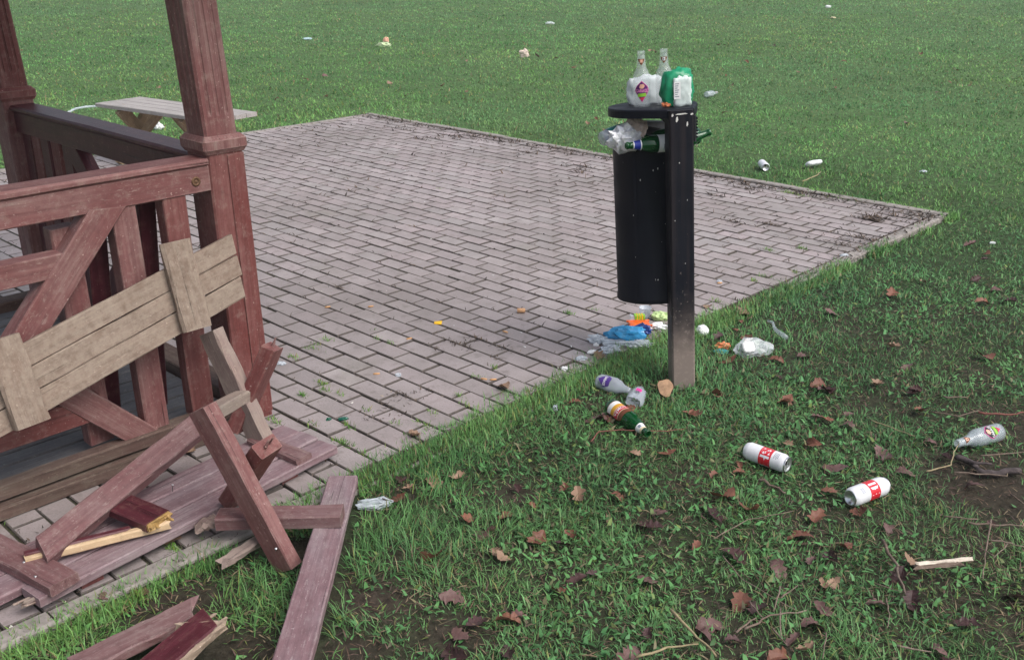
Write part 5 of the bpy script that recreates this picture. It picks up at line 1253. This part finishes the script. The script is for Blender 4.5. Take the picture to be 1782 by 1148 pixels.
az = rng.uniform(0, 6.283, n) + 0; leanv = np.clip(rng.normal(.95, .34, n) - .15 * np.minimum(lmk, 1.5), .1, 1.45)
az = np.where(rng.random(n) < .4, vnoise(x, y, .12, 53) * 12.6, az)
gc = grass_col(x, y, n, r) * (1 + .12 * np.clip((r - 5) / 6, 0, 1))[:, None].astype(np.float32) * (1 + .18 * np.minimum(lmk, 1.3))[:, None].astype(np.float32) * ((.82 + .36 * vnoise(x, y, .55, 91)) * (.84 + .32 * vnoise(x, y, 3.1, 92)))[:, None].astype(np.float32)
gc[:, 0] *= (.88 + .3 * vnoise(x, y, 2.3, 93)).astype(np.float32)
gz_ = ground_h(x, y) - .004
# fringe hanging over the kerb, thickest around the bin
m_ = 40000; ky = rng.uniform(.4, 6.9, m_); kk = np.clip(vnoise(ky * 0, ky, .22, 14) * 1.5 - .45, 0, 1) + .9 * np.exp(-((ky - 2.95) / 1.4) ** 4)
q = rng.random(m_) < kk * .75; ky = ky[q]; kzn = np.exp(-((ky - 2.95) / 1.4) ** 4); kx = PAVE[2] + rng.normal(.012, .026, len(ky)) - kzn * np.abs(rng.normal(.03, .06, len(ky))); kx = np.maximum(kx, PAVE[2] - .05 - .05 * vnoise(ky * 0, ky, .3, 15) - .20 * kzn * vnoise(ky * 0, ky, .24, 16) ** 1.6); kn = len(ky)
q2 = np.hypot(kx - ctr.x, ky - ctr.y) > .06; kx, ky = kx[q2], ky[q2]; q3 = seg_mask(kx, ky); kx, ky = kx[q3], ky[q3]; kn = len(kx)
fy = 3000; fx_ = rng.uniform(PAVE[0], PAVE[2], fy); f_y = PAVE[3] + rng.normal(.0, .03, fy)
kx = np.concatenate([kx, fx_]); ky = np.concatenate([ky, f_y]); kn = len(kx); kr = np.hypot(kx, ky); kf = np.clip(kr / 3.6, 1, 3)
x = np.concatenate([x, kx]); y = np.concatenate([y, ky]); gz_ = np.concatenate([gz_, np.where(in_pave(kx, ky), -.02, ground_h(kx, ky))])
h = np.concatenate([h, .044 * rng.uniform(.5, 1.5, kn)]); w = np.concatenate([w, .0034 * rng.uniform(.6, 1.3, kn) * kf])
az = np.concatenate([az, np.where(rng.random(kn) < .55, rng.normal(math.pi, .9, kn), rng.uniform(0, 6.28, kn))]); leanv = np.concatenate([leanv, np.clip(rng.normal(.75, .35, kn), .1, 1.4)])
gc = np.concatenate([gc, grass_col(kx, ky, kn, kr) * np.array([1.1, 1.08, .95], np.float32)]); n = len(x)
build_blades('lawn_grass', x, y, gz_, h, w, az, leanv, gc, 'short green lawn grass around the paving with longer tufts at the kerb')
# low broad leaved weeds (clover, dandelion) between the blades
x, y, r = sample(1.5, 7.5, lambda q: 2600 * np.minimum(1, (3.6 / q) ** 2)); k = ~in_pave(x, y, -.02); x, y, r = x[k], y[k], r[k]; k = seg_mask(x, y); x, y, r = x[k], y[k], r[k]
bmk, lmk = fields(x, y); k = rng.random(len(x)) < (1 - .85 * bmk) * np.clip(vnoise(x, y, .3, 61) * 2.0 - .45, .05, 1); x, y, r = x[k], y[k], r[k]; n = len(x)
col = grass_col(x, y, n, r) * np.array([.85, .95, .95], np.float32)
build_blades('broad_leaf_weed', x, y, ground_h(x, y) + rng.uniform(.004, .02, n), .020 * rng.uniform(.6, 1.6, n), .011 * rng.uniform(.6, 1.4, n), rng.uniform(0, 6.28, n), np.clip(rng.normal(1.15, .25, n), .5, 1.5), col, 'low broad leaved clover and dandelion growing among the lawn grass')
# dead thatch and bits on bare soil
x, y, r = sample(1.5, 6, lambda q: 1600 * np.minimum(1, (3.6 / q) ** 2)); k = ~in_pave(x, y, -.02); x, y = x[k], y[k]; k = seg_mask(x, y); x, y = x[k], y[k]; n = len(x)
pal = np.array([[.10, .062, .045], [.16, .11, .075], [.24, .19, .12], [.06, .042, .036], [.13, .085, .07]], np.float32)
build_blades('dead_grass', x, y, ground_h(x, y) + rng.uniform(.003, .018, n), .032 * rng.uniform(.4, 1.5, n), .0028 * rng.uniform(.6, 1.8, n), rng.uniform(0, 6.28, n), np.clip(rng.normal(1.4, .15, n), .9, 1.55), pal[rng.integers(0, 5, n)], 'dead brown grass and plant bits lying between the green blades', mat=M['flake'])
# weeds and moss in the paving joints
tx, ty = [], []
for (a, b, s, cnt) in [(543, 608, .03, 50), (550, 600, .03, 40), (568, 592, .02, 30), (512, 622, .025, 40), (562, 668, .02, 50), (566, 680, .018, 50), (527, 688, .012, 25), (592, 688, .012, 20), (545, 740, .025, 60), (605, 742, .025, 50), (600, 772, .03, 80), (632, 790, .02, 30), (480, 735, .025, 60), (745, 745, .03, 50), (690, 738, .02, 30), (755, 720, .02, 30), (728, 735, .015, 20), (708, 760, .02, 20), (830, 656, .02, 25), (800, 690, .02, 25), (815, 706, .03, 25), (650, 575, .015, 15), (1340, 440 - 5, .03, 40), (1395, 432, .03, 40), (1330, 480, .025, 30), (1312, 488, .02, 25), (1247, 524, .025, 40), (1390, 475, .03, 30), (1455, 344, .06, 70), (1500, 350, .06, 70), (1370, 335, .06, 70), (1395, 340, .05, 50), (990, 545, .02, 20), (1035, 540, .02, 20), (680, 598, .015, 15), (655, 590, .015, 15), (640, 715, .015, 15), (10, 885, .03, 60), (4, 900, .02, 40), (270, 795, .02, 40), (585, 770, .02, 40), (765, 330, .02, 10), (350, 935, .01, 15), (20, 1105, .02, 30), (300, 955, .02, 40), (240, 1030, .03, 30), (860, 640, .02, 20)]:
    p = P(a, b, 0); cnt = int(cnt * 1.6); tx += list(rng.normal(p.x, s * .8, cnt)); ty += list(rng.normal(p.y, s * .35, cnt))
x = np.array(tx); y = np.array(ty); n = len(x)
build_blades('joint_weed', x, y, np.full(n, -.008), .026 * rng.uniform(.4, 1.4, n), .0036 * rng.uniform(.6, 1.4, n), rng.uniform(0, 6.28, n), np.clip(rng.normal(.8, .3, n), .2, 1.4), (grass_col(x, y, n, x) * np.array([1.35, 1.15, .8], np.float32)), 'small tufts of grass and weed growing in the paving joints')
# dark crumbs of leaf mould on the paving
tx, ty, tw_ = [], [], []
for (a, b, s, cnt) in [(672, 208, .2, 60), (700, 224, .12, 50), (735, 242, .08, 40), (790, 238, .10, 60), (812, 240, .10, 60), (865, 246, .10, 60), (895, 252, .12, 50), (945, 262, .15, 50), (985, 262, .12, 40), (920, 268, .05, 40), (1012, 292, .08, 90), (1005, 300, .05, 30), (1275, 387, .05, 60), (1340, 390, .04, 50), (1250, 340, .04, 40), (1300, 330, .08, 60), (1295, 322, .08, 40), (1515, 381, .06, 160), (1560, 377, .10, 120), (1595, 375, .08, 80), (1490, 415, .10, 110), (1460, 425, .08, 80), (1410, 336, .12, 100), (600, 502, .03, 30), (585, 502, .03, 20), (790, 598, .05, 90), (765, 600, .04, 40), (820, 596, .04, 60), (870, 605, .04, 50), (705, 690, .05, 80), (690, 700, .04, 50), (735, 682, .03, 40), (655, 725, .05, 70), (680, 722, .04, 50), (860, 625, .03, 40), (500, 225, .25, 40), (560, 218, .2, 50), (470, 245, .2, 30), (1520, 383, .03, 120), (1100, 278, .2, 60), (1225, 305, .15, 60), (1330, 322, .2, 60), (60, 940, .06, 60), (30, 950, .05, 40), (90, 1060, .05, 40), (570, 800, .04, 50), (545, 880, .04, 50), (700, 830, .05, 60), (600, 230, .3, 40), (520, 250, .3, 30)]:
    p = P(a, b, 0); cnt = int(cnt * (.45 if b > 470 else .8)); tx += list(rng.normal(p.x, s, cnt)); yy_ = rng.normal(p.y, s * .6, cnt); ty += list(np.where(rng.random(cnt) < .6, iy1 - np.round((iy1 - yy_) / PLY) * PLY + rng.normal(0, .007, cnt), yy_))
# loose crumbs in every joint
m_ = 2600; jx = rng.uniform(PAVE[0], PAVE[2], m_); jy = rng.uniform(0.3, PAVE[3], m_); tx += list(jx); ty += list(iy1 - np.round((iy1 - jy) / PLY) * PLY + rng.normal(0, .006, m_))
m_ = 1500; tx += list(PAVE[2] - KW / 2 + rng.normal(0, .035, m_)); ty += list(rng.uniform(.5, 6.8, m_)); m_ = 1200; tx += list(rng.uniform(PAVE[0], PAVE[2], m_)); ty += list(PAVE[3] - KW - np.abs(rng.normal(0, .07, m_)))
x = np.array(tx); y = np.array(ty); k = in_pave(x, y) ; x, y = x[k], y[k]; n = len(x); d = np.hypot(x, y)
pal = np.array([[.06, .046, .038], [.09, .066, .052], [.045, .036, .03], [.13, .095, .068]], np.float32)
build_blades('leaf_mould', x, y, rng.uniform(.001, .006, n), .022 * rng.uniform(.3, 1.4, n) * np.clip(d / 4, .7, 2), .0055 * rng.uniform(.4, 1.4, n) * np.clip(d / 4, .7, 2), rng.uniform(0, 6.28, n), np.clip(rng.normal(1.35, .2, n), .6, 1.55), pal[rng.integers(0, 4, n)], 'dark crumbs of leaf mould and twigs gathered on the paving', mat=M['flake'])
# white blossom and shell chips on the paving
cnt = 150; x = rng.uniform(-7.5, PAVE[2], cnt); y = rng.uniform(.8, 6.5, cnt)
ex_ = [(115, 1078 - 30), (20, 1095), (35, 1100), (238, 897), (562, 568), (614, 568), (560, 508), (596, 650), (690, 700), (865, 602), (915, 605), (846, 718), (870, 675), (950, 630), (960, 655), (920, 598), (938, 612), (612, 703), (820, 560), (843, 557), (630, 265), (680, 297), (705, 298), (860, 480), (815, 420), (800, 360), (708, 362), (740, 352), (880, 655), (970, 640), (905, 612), (1010, 630), (1000, 614), (768, 690), (850, 700), (20, 940)]
x = np.concatenate([x, [P(a, b, 0).x for a, b in ex_]]); y = np.concatenate([y, [P(a, b, 0).y for a, b in ex_]]); n = len(x)
k = ~((x < -3.15) & (y < 1.95)); x, y = x[k], y[k]; n = len(x)
cw = np.array([[.62, .60, .56], [.52, .47, .40], [.70, .70, .70], [.40, .33, .26]], np.float32)
build_blades('white_chips', x, y, np.full(n, .003), .014 * rng.uniform(.5, 1.3, n), .009 * rng.uniform(.5, 1.3, n), rng.uniform(0, 6.28, n), np.clip(rng.normal(1.3, .15, n), .9, 1.5), cw[rng.integers(0, 4, n)], 'tiny white petals and chips scattered over the paving', mat=M['flake'])

# ================================================================== DAMP AIR OVER THE FIELD
hb = [(a, b, c) for a in (-142, 42) for b in (-42, 142) for c in (-1.2, 3.6)]
hz_o = put('haze', mesh('haze', hb, [(0, 1, 3, 2), (4, 6, 7, 5), (0, 4, 5, 1), (2, 3, 7, 6), (0, 2, 6, 4), (1, 5, 7, 3)]), None)
hm_ = bpy.data.materials.new('damp_air'); hm_.use_nodes = True; ht = hm_.node_tree; ht.nodes.remove(ht.nodes['Principled BSDF'])
pv = ht.nodes.new('ShaderNodeVolumePrincipled'); pv.inputs['Color'].default_value = (.9, .93, .95, 1); pv.inputs['Density'].default_value = 0.002
ht.links.new(pv.outputs[0], ht.nodes['Material Output'].inputs['Volume']); hz_o.data.materials.append(hm_)
tag(hz_o, 'thin damp air hanging over the far lawn', 'haze', kind='stuff')
